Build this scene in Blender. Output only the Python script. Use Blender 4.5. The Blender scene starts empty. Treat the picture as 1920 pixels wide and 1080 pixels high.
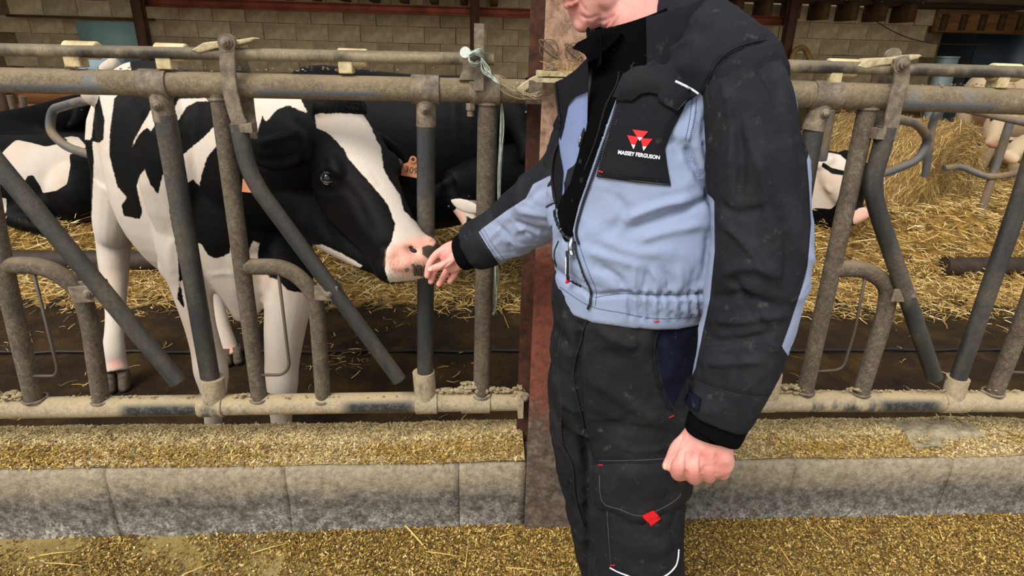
import bpy, bmesh, math, random
import numpy as np
from mathutils import Vector, Matrix, noise as mnoise
from mathutils.bvhtree import BVHTree
from mathutils.geometry import delaunay_2d_cdt
PI = math.pi
RNG = np.random.default_rng(7)
random.seed(7)
C = bpy.context.scene.collection
# ------------------------------------------------------------------ camera
F, PITCH, YAW, ROLL, CAMH = 1122.0, math.radians(21.6), math.radians(3.6), 0.027, 1.5
fwd = np.array([math.sin(YAW)*math.cos(PITCH), math.cos(YAW)*math.cos(PITCH), -math.sin(PITCH)])
rt0 = np.array([math.cos(YAW), -math.sin(YAW), 0.0])
up0 = np.cross(rt0, fwd)
rt = rt0*math.cos(ROLL) + up0*math.sin(ROLL)      # right side of the camera raised: the horizon falls to the right
up = np.cross(rt, fwd)
EYE = np.array([0.0, 0.0, CAMH])
cam_d = bpy.data.cameras.new('camera'); cam = bpy.data.objects.new('camera', cam_d); C.objects.link(cam)
cam.matrix_world = Matrix(((rt[0], up[0], -fwd[0], 0), (rt[1], up[1], -fwd[1], 0), (rt[2], up[2], -fwd[2], CAMH), (0, 0, 0, 1)))
cam_d.lens = 36*F/1920; cam_d.sensor_width = 36; cam_d.clip_start = .02; cam_d.clip_end = 200
cam_d.dof.use_dof = True; cam_d.dof.focus_distance = 1.45; cam_d.dof.aperture_fstop = 18.0
sc = bpy.context.scene; sc.camera = cam
sc.view_settings.view_transform = 'Standard'; sc.view_settings.look = 'None'
sc.view_settings.gamma = 1; sc.view_settings.use_curve_mapping = False
sc.view_settings.exposure = 0.22
# ------------------------------------------------------------------ sky and daylight
wd = bpy.data.worlds.new('overcast_sky'); sc.world = wd; wd.use_nodes = True
bg = wd.node_tree.nodes['Background']; bg.inputs['Color'].default_value = (0.97, 0.98, 1.0, 1); bg.inputs['Strength'].default_value = 1.0
sd = bpy.data.lights.new('sun', 'SUN'); sd.energy = 3.3; sd.angle = math.radians(28); sd.color = (1, .96, .9)
sun = bpy.data.objects.new('sun', sd); C.objects.link(sun)
sun.rotation_euler = Vector((0.45, 0.55, -0.78)).to_track_quat('-Z', 'Y').to_euler()

def ray(px, py):
    d = fwd + rt*((px-960)/F) - up*((py-540)/F)
    return d
def at(px, py, Y):
    d = ray(px, py); return EYE + d*(Y/d[1])
def atz(px, py, z):
    d = ray(px, py); return EYE + d*((z-CAMH)/d[2])
def proj(P):
    P = np.atleast_2d(P) - EYE
    zc = P@fwd
    return 960 + F*(P@rt)/zc, 540 - F*(P@up)/zc, zc
def mpp(p):                     # metres per pixel at a point
    return float((np.asarray(p)-EYE)@fwd)/F

# ------------------------------------------------------------------ materials
def _n(nt, t, **kw):
    n = nt.nodes.new(t)
    for k, v in kw.items():
        if k in n.inputs.keys(): n.inputs[k].default_value = v
        else: setattr(n, k, v)
    return n
def hexc(h):
    h = h.lstrip('#'); c = [int(h[i:i+2], 16)/255 for i in (0, 2, 4)]
    return tuple(x/12.92 if x <= .04045 else ((x+.055)/1.055)**2.4 for x in c) + (1,)
class Mat:
    """procedural material builder on object coordinates"""
    def __init__(s, name, rough=.6, metal=0, spec=.5):
        s.m = bpy.data.materials.new(name); s.m.use_nodes = True; s.nt = s.m.node_tree
        s.b = s.nt.nodes['Principled BSDF']
        s.b.inputs['Roughness'].default_value = rough; s.b.inputs['Metallic'].default_value = metal
        s.b.inputs['Specular IOR Level'].default_value = spec
        s.tc = _n(s.nt, 'ShaderNodeTexCoord'); s.h = None
    def L(s, a, b): s.nt.links.new(a, b)
    def noise(s, scale, detail=4, rough=.6, stretch=None, dist=0):
        n = _n(s.nt, 'ShaderNodeTexNoise', Scale=scale, Detail=detail, Roughness=rough, Distortion=dist)
        if stretch:
            mp = _n(s.nt, 'ShaderNodeMapping'); mp.inputs['Scale'].default_value = stretch
            s.L(s.tc.outputs['Object'], mp.inputs['Vector']); s.L(mp.outputs[0], n.inputs['Vector'])
        else: s.L(s.tc.outputs['Object'], n.inputs['Vector'])
        return n.outputs['Fac']
    def voro(s, scale, feature='F1'):
        n = _n(s.nt, 'ShaderNodeTexVoronoi', Scale=scale); n.feature = feature
        s.L(s.tc.outputs['Object'], n.inputs['Vector']); return n.outputs['Distance']
    def attr(s, name):
        n = _n(s.nt, 'ShaderNodeAttribute'); n.attribute_name = name; return n.outputs['Fac']
    def rng(s, x, a, b, c=0, d=1, smooth=False):
        n = _n(s.nt, 'ShaderNodeMapRange'); n.interpolation_type = 'SMOOTHSTEP' if smooth else 'LINEAR'
        for i, v in zip((1, 2, 3, 4), (a, b, c, d)): n.inputs[i].default_value = v
        s.L(x, n.inputs[0]); return n.outputs[0]
    def math(s, op, a, b=0.0):
        n = _n(s.nt, 'ShaderNodeMath', operation=op)
        for i, v in enumerate((a, b)):
            if isinstance(v, (int, float)): n.inputs[i].default_value = v
            else: s.L(v, n.inputs[i])
        return n.outputs[0]
    def mix(s, f, a, b):
        n = _n(s.nt, 'ShaderNodeMix', data_type='RGBA')
        for i, v in ((0, f), (6, a), (7, b)):
            if isinstance(v, str): v = hexc(v)
            if isinstance(v, (int, float)): n.inputs[i].default_value = v
            elif isinstance(v, tuple): n.inputs[i].default_value = v
            else: s.L(v, n.inputs[i])
        return n.outputs[2]
    def ramp(s, x, stops):
        n = _n(s.nt, 'ShaderNodeValToRGB'); e = n.color_ramp.elements
        while len(e) < len(stops): e.new(.5)
        for el, (p, c) in zip(e, stops): el.position = p; el.color = hexc(c)
        s.L(x, n.inputs[0]); return n.outputs[0]
    def color(s, c):
        if isinstance(c, str): s.b.inputs['Base Color'].default_value = hexc(c)
        else: s.L(c, s.b.inputs['Base Color'])
        return s
    def bump(s, x, strength=.3, dist=.01):
        n = _n(s.nt, 'ShaderNodeBump'); n.inputs['Strength'].default_value = strength; n.inputs['Distance'].default_value = dist
        s.L(x, n.inputs['Height'])
        if s.h: s.L(s.h, n.inputs['Normal'])
        s.h = n.outputs[0]; s.L(s.h, s.b.inputs['Normal']); return s
    def rough(s, x, a, b):
        s.L(s.rng(x, 0, 1, a, b), s.b.inputs['Roughness']); return s

def mottled(name, stops, scale=8, rough=.8, bump=.3, bscale=None, metal=0, bdist=.004, detail=6, stretch=None, spec=.4):
    m = Mat(name, rough, metal, spec)
    m.color(m.ramp(m.noise(scale, detail, .65, stretch), stops))
    m.bump(m.noise(bscale or scale*6, 5, .7), bump, bdist)
    return m.m
def plain(name, col, rough=.6, metal=0, bump=0, bscale=200, spec=.4):
    m = Mat(name, rough, metal, spec); m.color(col)
    if bump: m.bump(m.noise(bscale, 3), bump, .002)
    return m.m

def pipe_mat(name, dirt, base='#4a4d4e', lo=.42, hi=.6, topdust='#857357', rubc='#2f353b'):
    """galvanised pipe under dried dung: dirt everywhere, bare shiny metal in rubbed patches"""
    m = Mat(name, .5, 0, .5)
    n1 = m.noise(5, 6, .6, (1, 1, .45)); n2 = m.noise(75, 10, .85); n3 = m.noise(300, 4, .7); n0 = m.noise(11, 5, .6)
    g = _n(m.nt, 'ShaderNodeNewGeometry'); sp_ = _n(m.nt, 'ShaderNodeSeparateXYZ'); m.L(g.outputs['Normal'], sp_.inputs[0]); nz_ = sp_.outputs[2]
    mixn = m.math('ADD', m.math('MULTIPLY', n2, .75), m.math('MULTIPLY', n0, .25)); d = m.ramp(mixn, dirt)
    d = m.mix(m.math('MULTIPLY', m.rng(n3, .57, .64), .45), d, dirt[-1][1])                      # pale flecks
    d = m.mix(m.math('MULTIPLY', m.rng(nz_, .25, .95, 0, 1, True), m.rng(n0, .35, .6, .25, .8)), d, topdust)   # dust settled on the upper side
    f = m.rng(n1, lo, hi, 0, 1, True)
    f2 = m.math('MULTIPLY', m.math('SUBTRACT', 1.0, f), m.rng(n3, .3, .5, 0.6, 1)); f2 = m.math('MULTIPLY', f2, m.rng(nz_, .1, .8, 1, .25))
    rb = m.math('MULTIPLY', m.attr('rub'), m.rng(n2, .38, .52, .55, 1)); f2 = m.math('MAXIMUM', f2, rb)
    m.color(m.mix(f2, d, m.mix(rb, base, rubc))); m.rough(f2, .85, .3); m.L(m.math('MULTIPLY', f2, .5), m.b.inputs['Metallic'])
    m.bump(n2, .6, .004); m.bump(n3, .35, .0015)
    return m.m

# ------------------------------------------------------------------ geometry
class MB:
    def __init__(s): s.v = []; s.f = []; s.n = 0
    def add(s, v, f):
        v = np.asarray(v, float).reshape(-1, 3); o = s.n
        s.v.append(v); s.f.extend([tuple(int(i)+o for i in q) for q in f]); s.n += len(v); return s
    def box(s, c, h, R=None):
        v = np.array([(x, y, z) for x in (-1, 1) for y in (-1, 1) for z in (-1, 1)], float)*np.array(h)
        if R is not None: v = v@np.asarray(R).T
        return s.add(v+np.array(c), [(0, 1, 3, 2), (4, 6, 7, 5), (0, 4, 5, 1), (2, 3, 7, 6), (0, 2, 6, 4), (1, 5, 7, 3)])
    def arr(s): return np.concatenate(s.v), s.f
def smooth_path(pts, n=10, r=None):
    """Catmull-Rom through the points; returns dense arrays (points and any extra columns)"""
    P = np.array(pts, float); Q = np.vstack([2*P[0]-P[1], P, 2*P[-1]-P[-2]]); out = []
    for i in range(1, len(Q)-2):
        for t in np.linspace(0, 1, n, endpoint=False):
            a, b, c, d = Q[i-1:i+3]
            out.append(.5*((2*b)+(c-a)*t+(2*a-5*b+4*c-d)*t*t+(3*b-a-3*c+d)*t**3))
    out.append(P[-1]); return np.array(out)
def fillet(pts, r, n=6):
    """straight runs joined by round bends of radius r"""
    P = [np.array(p, float) for p in pts]; out = [P[0]]
    for a, b, c in zip(P, P[1:], P[2:]):
        u = a-b; v = c-b; lu = np.linalg.norm(u); lv = np.linalg.norm(v); k = min(r, lu*.48, lv*.48)
        s, e = b+u/lu*k, b+v/lv*k
        for t in np.linspace(0, 1, n+1): out.append((1-t)**2*s+2*t*(1-t)*b+t*t*e)
    out.append(P[-1]); return np.array(out)
def frames(P, ref=None):
    T = np.gradient(P, axis=0); T /= np.linalg.norm(T, axis=1)[:, None]+1e-12
    a = np.array(ref if ref is not None else (0, 0, 1.0)); 
    if abs(a@T[0]) > .95: a = np.array((0, 1.0, 0))
    U = []; u = a-(a@T[0])*T[0]; u /= np.linalg.norm(u)
    for t in T:
        u = u-(u@t)*t; u /= np.linalg.norm(u)+1e-12; U.append(u)
    U = np.array(U); return T, U, np.cross(T, U)
def tube(P, r, k=14, ref=None, cap=True, flat=1.0, hollow=0):
    P = np.asarray(P, float); r = np.broadcast_to(np.asarray(r, float), (len(P),))
    T, U, V = frames(P, ref); a = np.arange(k)*2*PI/k
    v = (P[:, None]+U[:, None]*(np.cos(a)[None, :, None]*r[:, None, None])+V[:, None]*(np.sin(a)[None, :, None]*r[:, None, None]*flat)).reshape(-1, 3)
    f = [(i*k+j, i*k+(j+1) % k, (i+1)*k+(j+1) % k, (i+1)*k+j) for i in range(len(P)-1) for j in range(k)]
    if cap: f += [tuple(range(k))[::-1], tuple((len(P)-1)*k+j for j in range(k))]
    return v, f
def sell(a, e):      # superellipse
    c, s = np.cos(a), np.sin(a)
    return np.sign(c)*np.abs(c)**(2/e), np.sign(s)*np.abs(s)**(2/e)
def loft_px(rows, k=28, n=6, e=2.3):
    """rows of (px, py, Y, half width in px, depth ratio): rings across the limb whose width matches the picture"""
    R = smooth_path(rows, n); P = np.array([at(*q[:3]) for q in R]); T = np.gradient(P, axis=0); T /= np.linalg.norm(T, axis=1)[:, None]
    a = np.arange(k)*2*PI/k; ca, sa = sell(a, e); v = []
    for p, t, q in zip(P, T, R):
        w = p-EYE; w /= np.linalg.norm(w); x = np.cross(t, w); x /= np.linalg.norm(x); y = np.cross(x, t)
        r = max(q[3], .5)*mpp(p); v.append(p+np.outer(ca*r, x)+np.outer(sa*r*q[4], y))
    m = len(P); f = [(i*k+j, i*k+(j+1) % k, (i+1)*k+(j+1) % k, (i+1)*k+j) for i in range(m-1) for j in range(k)]
    f += [tuple(range(k))[::-1], tuple((m-1)*k+j for j in range(k))]
    return np.concatenate(v), f
def loft_rings(rings, k=28, e=2.2, cap=True):
    """rings: (centre, axis x vector, axis y vector)"""
    a = np.arange(k)*2*PI/k; ca, sa = sell(a, e)
    v = np.concatenate([np.asarray(c, float)+np.outer(ca, x)+np.outer(sa, y) for c, x, y in rings]); m = len(rings)
    f = [(i*k+j, i*k+(j+1) % k, (i+1)*k+(j+1) % k, (i+1)*k+j) for i in range(m-1) for j in range(k)]
    if cap: f += [tuple(range(k))[::-1], tuple((m-1)*k+j for j in range(k))]
    return v, f
def ellipsoid(c, r, R=None, nu=16, nv=10):
    v = [(0, 0, 1.0)]+[(math.sin(t)*math.cos(p), math.sin(t)*math.sin(p), math.cos(t)) for t in np.linspace(0, PI, nv+1)[1:-1] for p in np.arange(nu)*2*PI/nu]+[(0, 0, -1.0)]
    v = np.array(v)*np.array(r)
    if R is not None: v = v@np.asarray(R).T
    f = [(0, 1+j, 1+(j+1) % nu) for j in range(nu)]
    for i in range(nv-2):
        for j in range(nu): a = 1+i*nu; f.append((a+j, a+nu+j, a+nu+(j+1) % nu, a+(j+1) % nu))
    l = 1+(nv-1)*nu; a = 1+(nv-2)*nu; f += [(a+j, l, a+(j+1) % nu) for j in range(nu)]
    return v+np.array(c), f
def capsules(pts, rads, k=14):
    """a chain of tapered round segments with round ends"""
    P = np.array(pts, float); r = np.array(rads, float); m = MB()
    t0 = (P[0]-P[1])/np.linalg.norm(P[0]-P[1]); t1 = (P[-1]-P[-2])/np.linalg.norm(P[-1]-P[-2])
    Q = []; S = []
    for s in (1, .8, .45): Q.append(P[0]+t0*r[0]*s); S.append(r[0]*math.sqrt(max(1-s*s, .01)))
    D = smooth_path(np.c_[P, r], 5); Q += list(D[:, :3]); S += list(D[:, 3])
    for s in (.45, .8, 1): Q.append(P[-1]+t1*r[-1]*s); S.append(r[-1]*math.sqrt(max(1-s*s, .01)))
    m.add(*tube(np.array(Q), S, k)); return m.arr()
def mesh_of(name, v, f):
    me = bpy.data.meshes.new(name); me.from_pydata([tuple(p) for p in np.asarray(v, float)], [], f); me.update(); return me
def remesh(mb, voxel, smooth=4, fac=.5):
    """union of overlapping closed shapes as ONE continuous skin"""
    v, f = mb.arr() if isinstance(mb, MB) else mb
    me = mesh_of('tmp', v, f); bm = bmesh.new(); bm.from_mesh(me); bmesh.ops.recalc_face_normals(bm, faces=bm.faces); bm.to_mesh(me); bm.free()
    o = bpy.data.objects.new('tmp', me); C.objects.link(o)
    m = o.modifiers.new('r', 'REMESH'); m.mode = 'VOXEL'; m.voxel_size = voxel; m.adaptivity = 0
    if smooth: s = o.modifiers.new('s', 'SMOOTH'); s.iterations = smooth; s.factor = fac
    bpy.context.view_layer.update(); dg = bpy.context.evaluated_depsgraph_get(); ev = bpy.data.meshes.new_from_object(o.evaluated_get(dg))
    n = len(ev.vertices); V = np.empty(n*3); ev.vertices.foreach_get('co', V); V = V.reshape(-1, 3)
    Fc = [tuple(p.vertices) for p in ev.polygons]
    bpy.data.objects.remove(o); bpy.data.meshes.remove(me); bpy.data.meshes.remove(ev)
    return V, Fc
def normals(v, f):
    F4 = np.array([q if len(q) == 4 else (q[0], q[1], q[2], q[2]) for q in f]); n = np.cross(v[F4[:, 2]]-v[F4[:, 0]], v[F4[:, 3]]-v[F4[:, 1]])
    N = np.zeros_like(v)
    for i in range(4): np.add.at(N, F4[:, i], n)
    return N/(np.linalg.norm(N, axis=1)[:, None]+1e-12)
def sdf_poly(u, w, poly):
    """signed pixel distance to a polygon outline, positive inside"""
    P = np.array(poly, float); x = np.stack([u, w], 1); d = np.full(len(x), 1e9); ins = np.zeros(len(x), bool)
    for a, b in zip(P, np.roll(P, -1, 0)):
        e = b-a; t = np.clip(((x-a)@e)/(e@e+1e-9), 0, 1); d = np.minimum(d, np.linalg.norm(x-a-t[:, None]*e, axis=1))
        c = ((a[1] > x[:, 1]) != (b[1] > x[:, 1])); xi = (b[0]-a[0])*(x[:, 1]-a[1])/(b[1]-a[1]+1e-12)+a[0]; ins ^= c & (x[:, 0] < xi)
    return np.where(ins, d, -d)
def dist_line(u, w, pts):
    P = np.array(pts, float); x = np.stack([u, w], 1); d = np.full(len(x), 1e9)
    for a, b in zip(P[:-1], P[1:]):
        e = b-a; t = np.clip(((x-a)@e)/(e@e+1e-9), 0, 1); d = np.minimum(d, np.linalg.norm(x-a-t[:, None]*e, axis=1))
    return d
def stroke(v, f, strokes, front=True):
    """carve (negative) or raise folds along lines: (points, half width px, height m)"""
    N = normals(v, f); u, w, z = proj(v); T = EYE-v; T /= np.linalg.norm(T, axis=1)[:, None]
    fac = np.clip(((N*T).sum(1)+.05)/.3, 0, 1) if front else 1.0
    D = np.zeros(len(v))
    for pts, wd_, h in strokes:
        P = smooth_path(pts, 5) if len(pts) > 2 else np.array(pts, float)
        lo = P.min(0)-3*wd_; hi = P.max(0)+3*wd_; sel = (u > lo[0]) & (u < hi[0]) & (w > lo[1]) & (w < hi[1])
        if not sel.any(): continue
        d = dist_line(u[sel], w[sel], P); e0 = np.linalg.norm(np.stack([u[sel], w[sel]], 1)-P[0], axis=1); e1 = np.linalg.norm(np.stack([u[sel], w[sel]], 1)-P[-1], axis=1)
        k = np.clip(np.minimum(e0, e1)/(2.5*wd_)+.35, 0, 1)
        D[sel] += h*np.exp(-(d/wd_)**2)*k
    return v+N*(D*fac)[:, None]
def nz(v, scale, seed=0, oct_=2):
    out = np.empty(len(v)); o = Vector((seed*7.3, seed*3.1, seed*5.7))
    for i, p in enumerate(v):
        q = Vector(p)*scale+o; s = mnoise.noise(q)
        if oct_ > 1: s += .5*mnoise.noise(q*2.1)
        out[i] = s
    return out
SDFI = {}
def obj(name, vf, mat, parent=None, smooth=True, label=None, attrs=None, sharp=None, origin=None, kind=None):
    """one mesh object; vertices are given in world space"""
    v, f = vf.arr() if isinstance(vf, MB) else vf
    v = np.asarray(v, float)
    base = np.array(world_loc(parent)) if parent is not None else np.array(origin if origin is not None else (0, 0, 0), float)
    me = mesh_of(name, v-base, f); o = bpy.data.objects.new(name, me); C.objects.link(o)
    if parent is not None: o.parent = parent
    else: o.location = base
    if isinstance(mat, Mat): mat = mat.m
    if isinstance(mat, (list, tuple)):
        for m in mat: me.materials.append(m)
    elif mat: me.materials.append(mat)
    bm = bmesh.new(); bm.from_mesh(me); bmesh.ops.recalc_face_normals(bm, faces=bm.faces); bm.to_mesh(me); bm.free()
    if smooth:
        me.polygons.foreach_set('use_smooth', [True]*len(me.polygons))
        if sharp: me.set_sharp_from_angle(angle=math.radians(sharp))
    for k, a in (attrs or {}).items():
        at_ = me.attributes.new(k, 'FLOAT', 'POINT' if len(a) == len(me.vertices) else 'FACE'); at_.data.foreach_set('value', np.asarray(a, np.float32))
    if label: o['label'] = label
    if kind: o['kind'] = kind
    SDFI[o.name] = base
    return o
WL = {}
def world_loc(o):
    p = np.zeros(3)
    while o is not None: p += np.array(o.location); o = o.parent
    return p
def thing(name, label, cat, loc=(0, 0, 0), group=None):
    o = bpy.data.objects.new(name, None); C.objects.link(o); o.location = tuple(loc); o.empty_display_size = .1
    o['label'] = label; o['category'] = cat
    if group: o['group'] = group
    return o
def tag(o, label, cat, group=None):
    o['label'] = label; o['category'] = cat
    if group: o['group'] = group
    return o
def bevel(o, w=.003, seg=2):
    m = o.modifiers.new('b', 'BEVEL'); m.width = w; m.segments = seg; m.limit_method = 'ANGLE'; return o
def boltmb(c, axis, r, h, washer=True):
    """hex head with a washer and a thread end, axis pointing out"""
    a = np.array(axis, float); a /= np.linalg.norm(a); m = MB()
    c = np.array(c, float)
    if washer: m.add(*tube([c, c+a*h*.25], r*1.45, 18))
    m.add(*tube([c+a*h*.2, c+a*h*.85, c+a*h], [r, r, r*.8], 6))
    m.add(*tube([c+a*h*.9, c+a*h*1.35], r*.5, 10)); return m
TOC = np.array((0, -1.0, 0))
# ================================================================== setting
YF = 1.66                       # plane of the feed fence
CURB_Y0, CURB_Y1 = 1.555, 1.80
CURB_Z = 0.275
YW = 10.4                       # back wall
mud = Mat('wet_slurry', .45, 0, .25); 
_c = mud.ramp(mud.noise(3.5, 8, .65), [(.3, '#1c1205'), (.5, '#36240b'), (.62, '#4e3611'), (.8, '#75561c')])
_c2 = mud.mix(mud.rng(mud.noise(90, 4, .7), .62, .72), _c, '#7d6430')
mud.color(_c2); mud.L(mud.rng(mud.noise(6, 5), .35, .6, .5, .98), mud.b.inputs['Roughness'])
mud.bump(mud.noise(14, 8, .7), 1.0, .05); mud.bump(mud.noise(60, 6, .75), .8, .012)
MUD = mud.m
feedf = Mat('feed_dust_floor', .9); feedf.color(feedf.ramp(feedf.noise(9, 8, .7), [(.3, '#5d4c22'), (.45, '#83703c'), (.6, '#8f7b49'), (.75, '#9a8759')]))
feedf.bump(feedf.noise(60, 6, .7), .7, .01); FEEDF = feedf.m
conc = Mat('curb_concrete', .92)
sp = _n(conc.nt, 'ShaderNodeSeparateXYZ'); conc.L(conc.tc.outputs['Object'], sp.inputs[0])
n1 = conc.noise(7, 8, .7); n2 = conc.noise(55, 6, .75); n3 = conc.noise(22, 5, .7); n4 = conc.noise(190, 5, .75)
a = conc.ramp(n2, [(.3, '#6a5e4b'), (.48, '#8b7e68'), (.7, '#a79a82')])
b = conc.ramp(n2, [(.34, '#35312c'), (.48, '#57524a'), (.6, '#77716a'), (.74, '#a8a296')])
jit = conc.math('MULTIPLY', conc.math('SUBTRACT', n1, .5), .16); zz_ = conc.math('ADD', sp.outputs[2], jit)
c_ = conc.mix(conc.rng(zz_, .14, .225, 1, 0, True), a, b)
wht = conc.math('MULTIPLY', conc.rng(zz_, .0, .13, 1, 0), conc.rng(n3, .42, .6)); n4 = conc.noise(120, 7, .8)
c_ = conc.mix(conc.math('MULTIPLY', wht, conc.rng(n4, .45, .56)), c_, '#d6d1c4')
c_ = conc.mix(conc.math('MULTIPLY', conc.rng(n4, .60, .66), .5), c_, '#c9bfa6'); c_ = conc.mix(conc.math('MULTIPLY', conc.rng(n1, .63, .68), conc.rng(zz_, .02, .12, .9, 0)), c_, '#2d241d')
conc.color(c_); conc.bump(n2, .7, .008); conc.bump(n3, .4, .008); CONC = conc.m
blockm = Mat('concrete_block_wall', .95); _r = _n(blockm.nt, 'ShaderNodeObjectInfo')
_k = blockm.ramp(blockm.noise(4, 8, .7), [(.3, '#8a7856'), (.5, '#b3a07a'), (.62, '#c6b48e'), (.8, '#d6c6a3')])
_v = _n(blockm.nt, 'ShaderNodeHueSaturation'); blockm.L(_k, _v.inputs['Color']); blockm.L(blockm.rng(_r.outputs['Random'], 0, 1, .82, 1.1), _v.inputs['Value'])
blockm.color(_v.outputs[0]); blockm.bump(blockm.noise(40, 6, .7), .5, .01); BLOCK = blockm.m
MORT = mottled('mortar', [(.3, '#776647'), (.7, '#98865f')], 5, .95, .4)
REDP = mottled('red_oxide_paint', [(.3, '#5a2c18'), (.55, '#8a4228'), (.8, '#9c5234')], 3, .75, .2)
BROWNP = mottled('brown_painted_steel', [(.3, '#352012'), (.6, '#4f311c'), (.8, '#644527')], 5, .8, .2)
WOODD = mottled('dark_stained_timber', [(.3, '#3d2813'), (.6, '#59401f'), (.8, '#6d522b')], 4, .85, .3, stretch=(1, 6, 6))
WOODB = mottled('brown_timber', [(.3, '#5a3a1c'), (.5, '#7d5630'), (.8, '#9a7345')], 4, .85, .3, stretch=(.6, 5, 5))
WOODO = mottled('orange_timber', [(.3, '#6b4122'), (.5, '#8c5a31'), (.8, '#a8703f')], 3, .8, .3, stretch=(.6, 5, 5))

def struct(name, vf, m, **kw):
    o = obj(name, vf, m, **kw); o['kind'] = 'structure'; return o
def grid_mesh(x0, x1, y0, y1, nx, ny, hf):
    X, Y = np.meshgrid(np.linspace(x0, x1, nx), np.linspace(y0, y1, ny)); Z = hf(X.ravel(), Y.ravel())
    v = np.stack([X.ravel(), Y.ravel(), Z], 1); f = [(j*nx+i, j*nx+i+1, (j+1)*nx+i+1, (j+1)*nx+i) for j in range(ny-1) for i in range(nx-1)]
    return v, f
def fbm(X, Y, s, seed=0, oc=3):
    out = np.zeros(len(X)); r = np.random.default_rng(seed)
    for k in range(oc*4):
        q = s*2**(k/4)*(.7+.6*r.random()); t = r.random()*2*PI; out += np.sin((X*math.cos(t)+Y*math.sin(t))*q*2*PI+r.random()*6.28)/2**(k/4)
    return out/3.2
# -- floors
def alley_h(X, Y):
    heap = np.clip((Y-1.28)/.28, 0, 1)**2*(.018+.02*np.clip((X+.5)/1.0, 0, 1))
    return heap+.004*fbm(X, Y, 3, 3)
v, f = grid_mesh(-5, 5, -3.0, CURB_Y0+.02, 260, 130, alley_h)
alley = struct('floor', (v, f), FEEDF)
def pen_h(X, Y): return .012*fbm(X, Y, 1.6, 5)-.012
v, f = grid_mesh(-9.3, 9.8, CURB_Y1-.02, YW+3, 200, 150, pen_h); struct('floor_pen', (v, f), MUD)
# a shallow drain joint that runs along the pen floor
struct('floor_joint', tube([(x, 2.86+.004*math.sin(x*9)+.003*math.sin(x*31), .002+.003*math.sin(x*17)) for x in np.linspace(-6, 6, 200)], .009, 6), plain('joint_dark_rubber', '#17130e', .6))  # the joint has one even dark colour of its own

# -- concrete kerb wall under the fence, built of blocks with open joints
def rough_box(x0, x1, y0, y1, z0, z1, seed, top=True):
    nx = max(4, int((x1-x0)/.02)); m = MB()
    xs = np.linspace(x0, x1, nx)
    prof = [(y0, z0), (y0, z0+(z1-z0)*.2), (y0, z0+(z1-z0)*.4), (y0, z0+(z1-z0)*.6), (y0, z0+(z1-z0)*.8), (y0+.002, z1-.012), (y0+.014, z1), (y0+.07, z1+.004), (y0+.13, z1+.006), (y1-.02, z1+.004), (y1, z1-.01), (y1, z0)]
    V = []
    for x in xs:
        for (y, z) in prof: V.append((x, y, z))
    V = np.array(V); k = len(prof); n = fbm(V[:, 0]+V[:, 2], V[:, 1]+V[:, 2]*1.3, 4, seed, 3)
    V[:, 1] += np.where(V[:, 1] < y0+.03, n*.004, 0); V[:, 2] += np.where(V[:, 2] > z1-.03, n*.004, 0)
    f = [(i*k+j, i*k+(j+1) % k, (i+1)*k+(j+1) % k, (i+1)*k+j) for i in range(nx-1) for j in range(k)]
    f += [tuple(range(k)), tuple((nx-1)*k+j for j in range(k))[::-1]]
    return V, f
kerb = struct('wall_front', rough_box(-4.6, 4.8, CURB_Y0+.012, CURB_Y1-.01, -.05, CURB_Z-.012, 2), CONC)
kx = [-4.6, -3.5, -2.95, -2.4, -1.85, None]
jx = [-3.6, -2.75, -2.0] + [float(at(px, 930, CURB_Y0)[0]) for px in (207, 540, 861, 984)]
jx2 = [float(at(px, 930, CURB_Y0)[0]) for px in (1062, 1182, 1481, 1768)] + [2.0, 2.5, 3.0, 3.6]
for J in (jx, jx2):
    for i, (p, q) in enumerate(zip(J, J[1:])):
        o = obj('block', rough_box(p+.0006, q-.0006, CURB_Y0, CURB_Y1, -.04, CURB_Z, i+11), CONC, kerb)

# -- spilled chopped feed lying on the kerb: base heap + chips
def kerb_feed_h(X, Y, seed=3):
    t = (Y-CURB_Y0)/(CURB_Y1-CURB_Y0)
    prof = np.clip(np.sin(np.clip(t, 0, 1)*PI), 0, 1)**.5
    n = fbm(X, Y, 2.2, 21)*.5+.5; n2 = fbm(X, Y*.6, 6, 23)
    end = np.exp(-((X-.12)/.22)**2)*.02
    return CURB_Z+prof*(.010+.026*np.clip(n, 0, 1.2)+.006*n2+end)-.004
FEEDTOP = mottled('dry_feed_dust', [(.3, '#7c6840'), (.5, '#a48f61'), (.65, '#bba879'), (.8, '#cbbb92')], 30, .95, .8, 120, bdist=.006)
CHIP = Mat('chopped_maize_feed', .85); CHIP.color(CHIP.ramp(CHIP.attr('rnd'), [(0, '#3f2d0c'), (.25, '#654b17'), (.5, '#876825'), (.75, '#a8863b'), (.92, '#c6a85f'), (1, '#dcc78e')])); CHIPM = CHIP.m
CHIPP = Mat('pale_dry_feed_flakes', .9); CHIPP.color(CHIPP.ramp(CHIPP.attr('rnd'), [(0, '#76603a'), (.3, '#a38c5c'), (.7, '#c2ab78'), (1, '#dccb9c')])); CHIPPM = CHIPP.m
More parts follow.
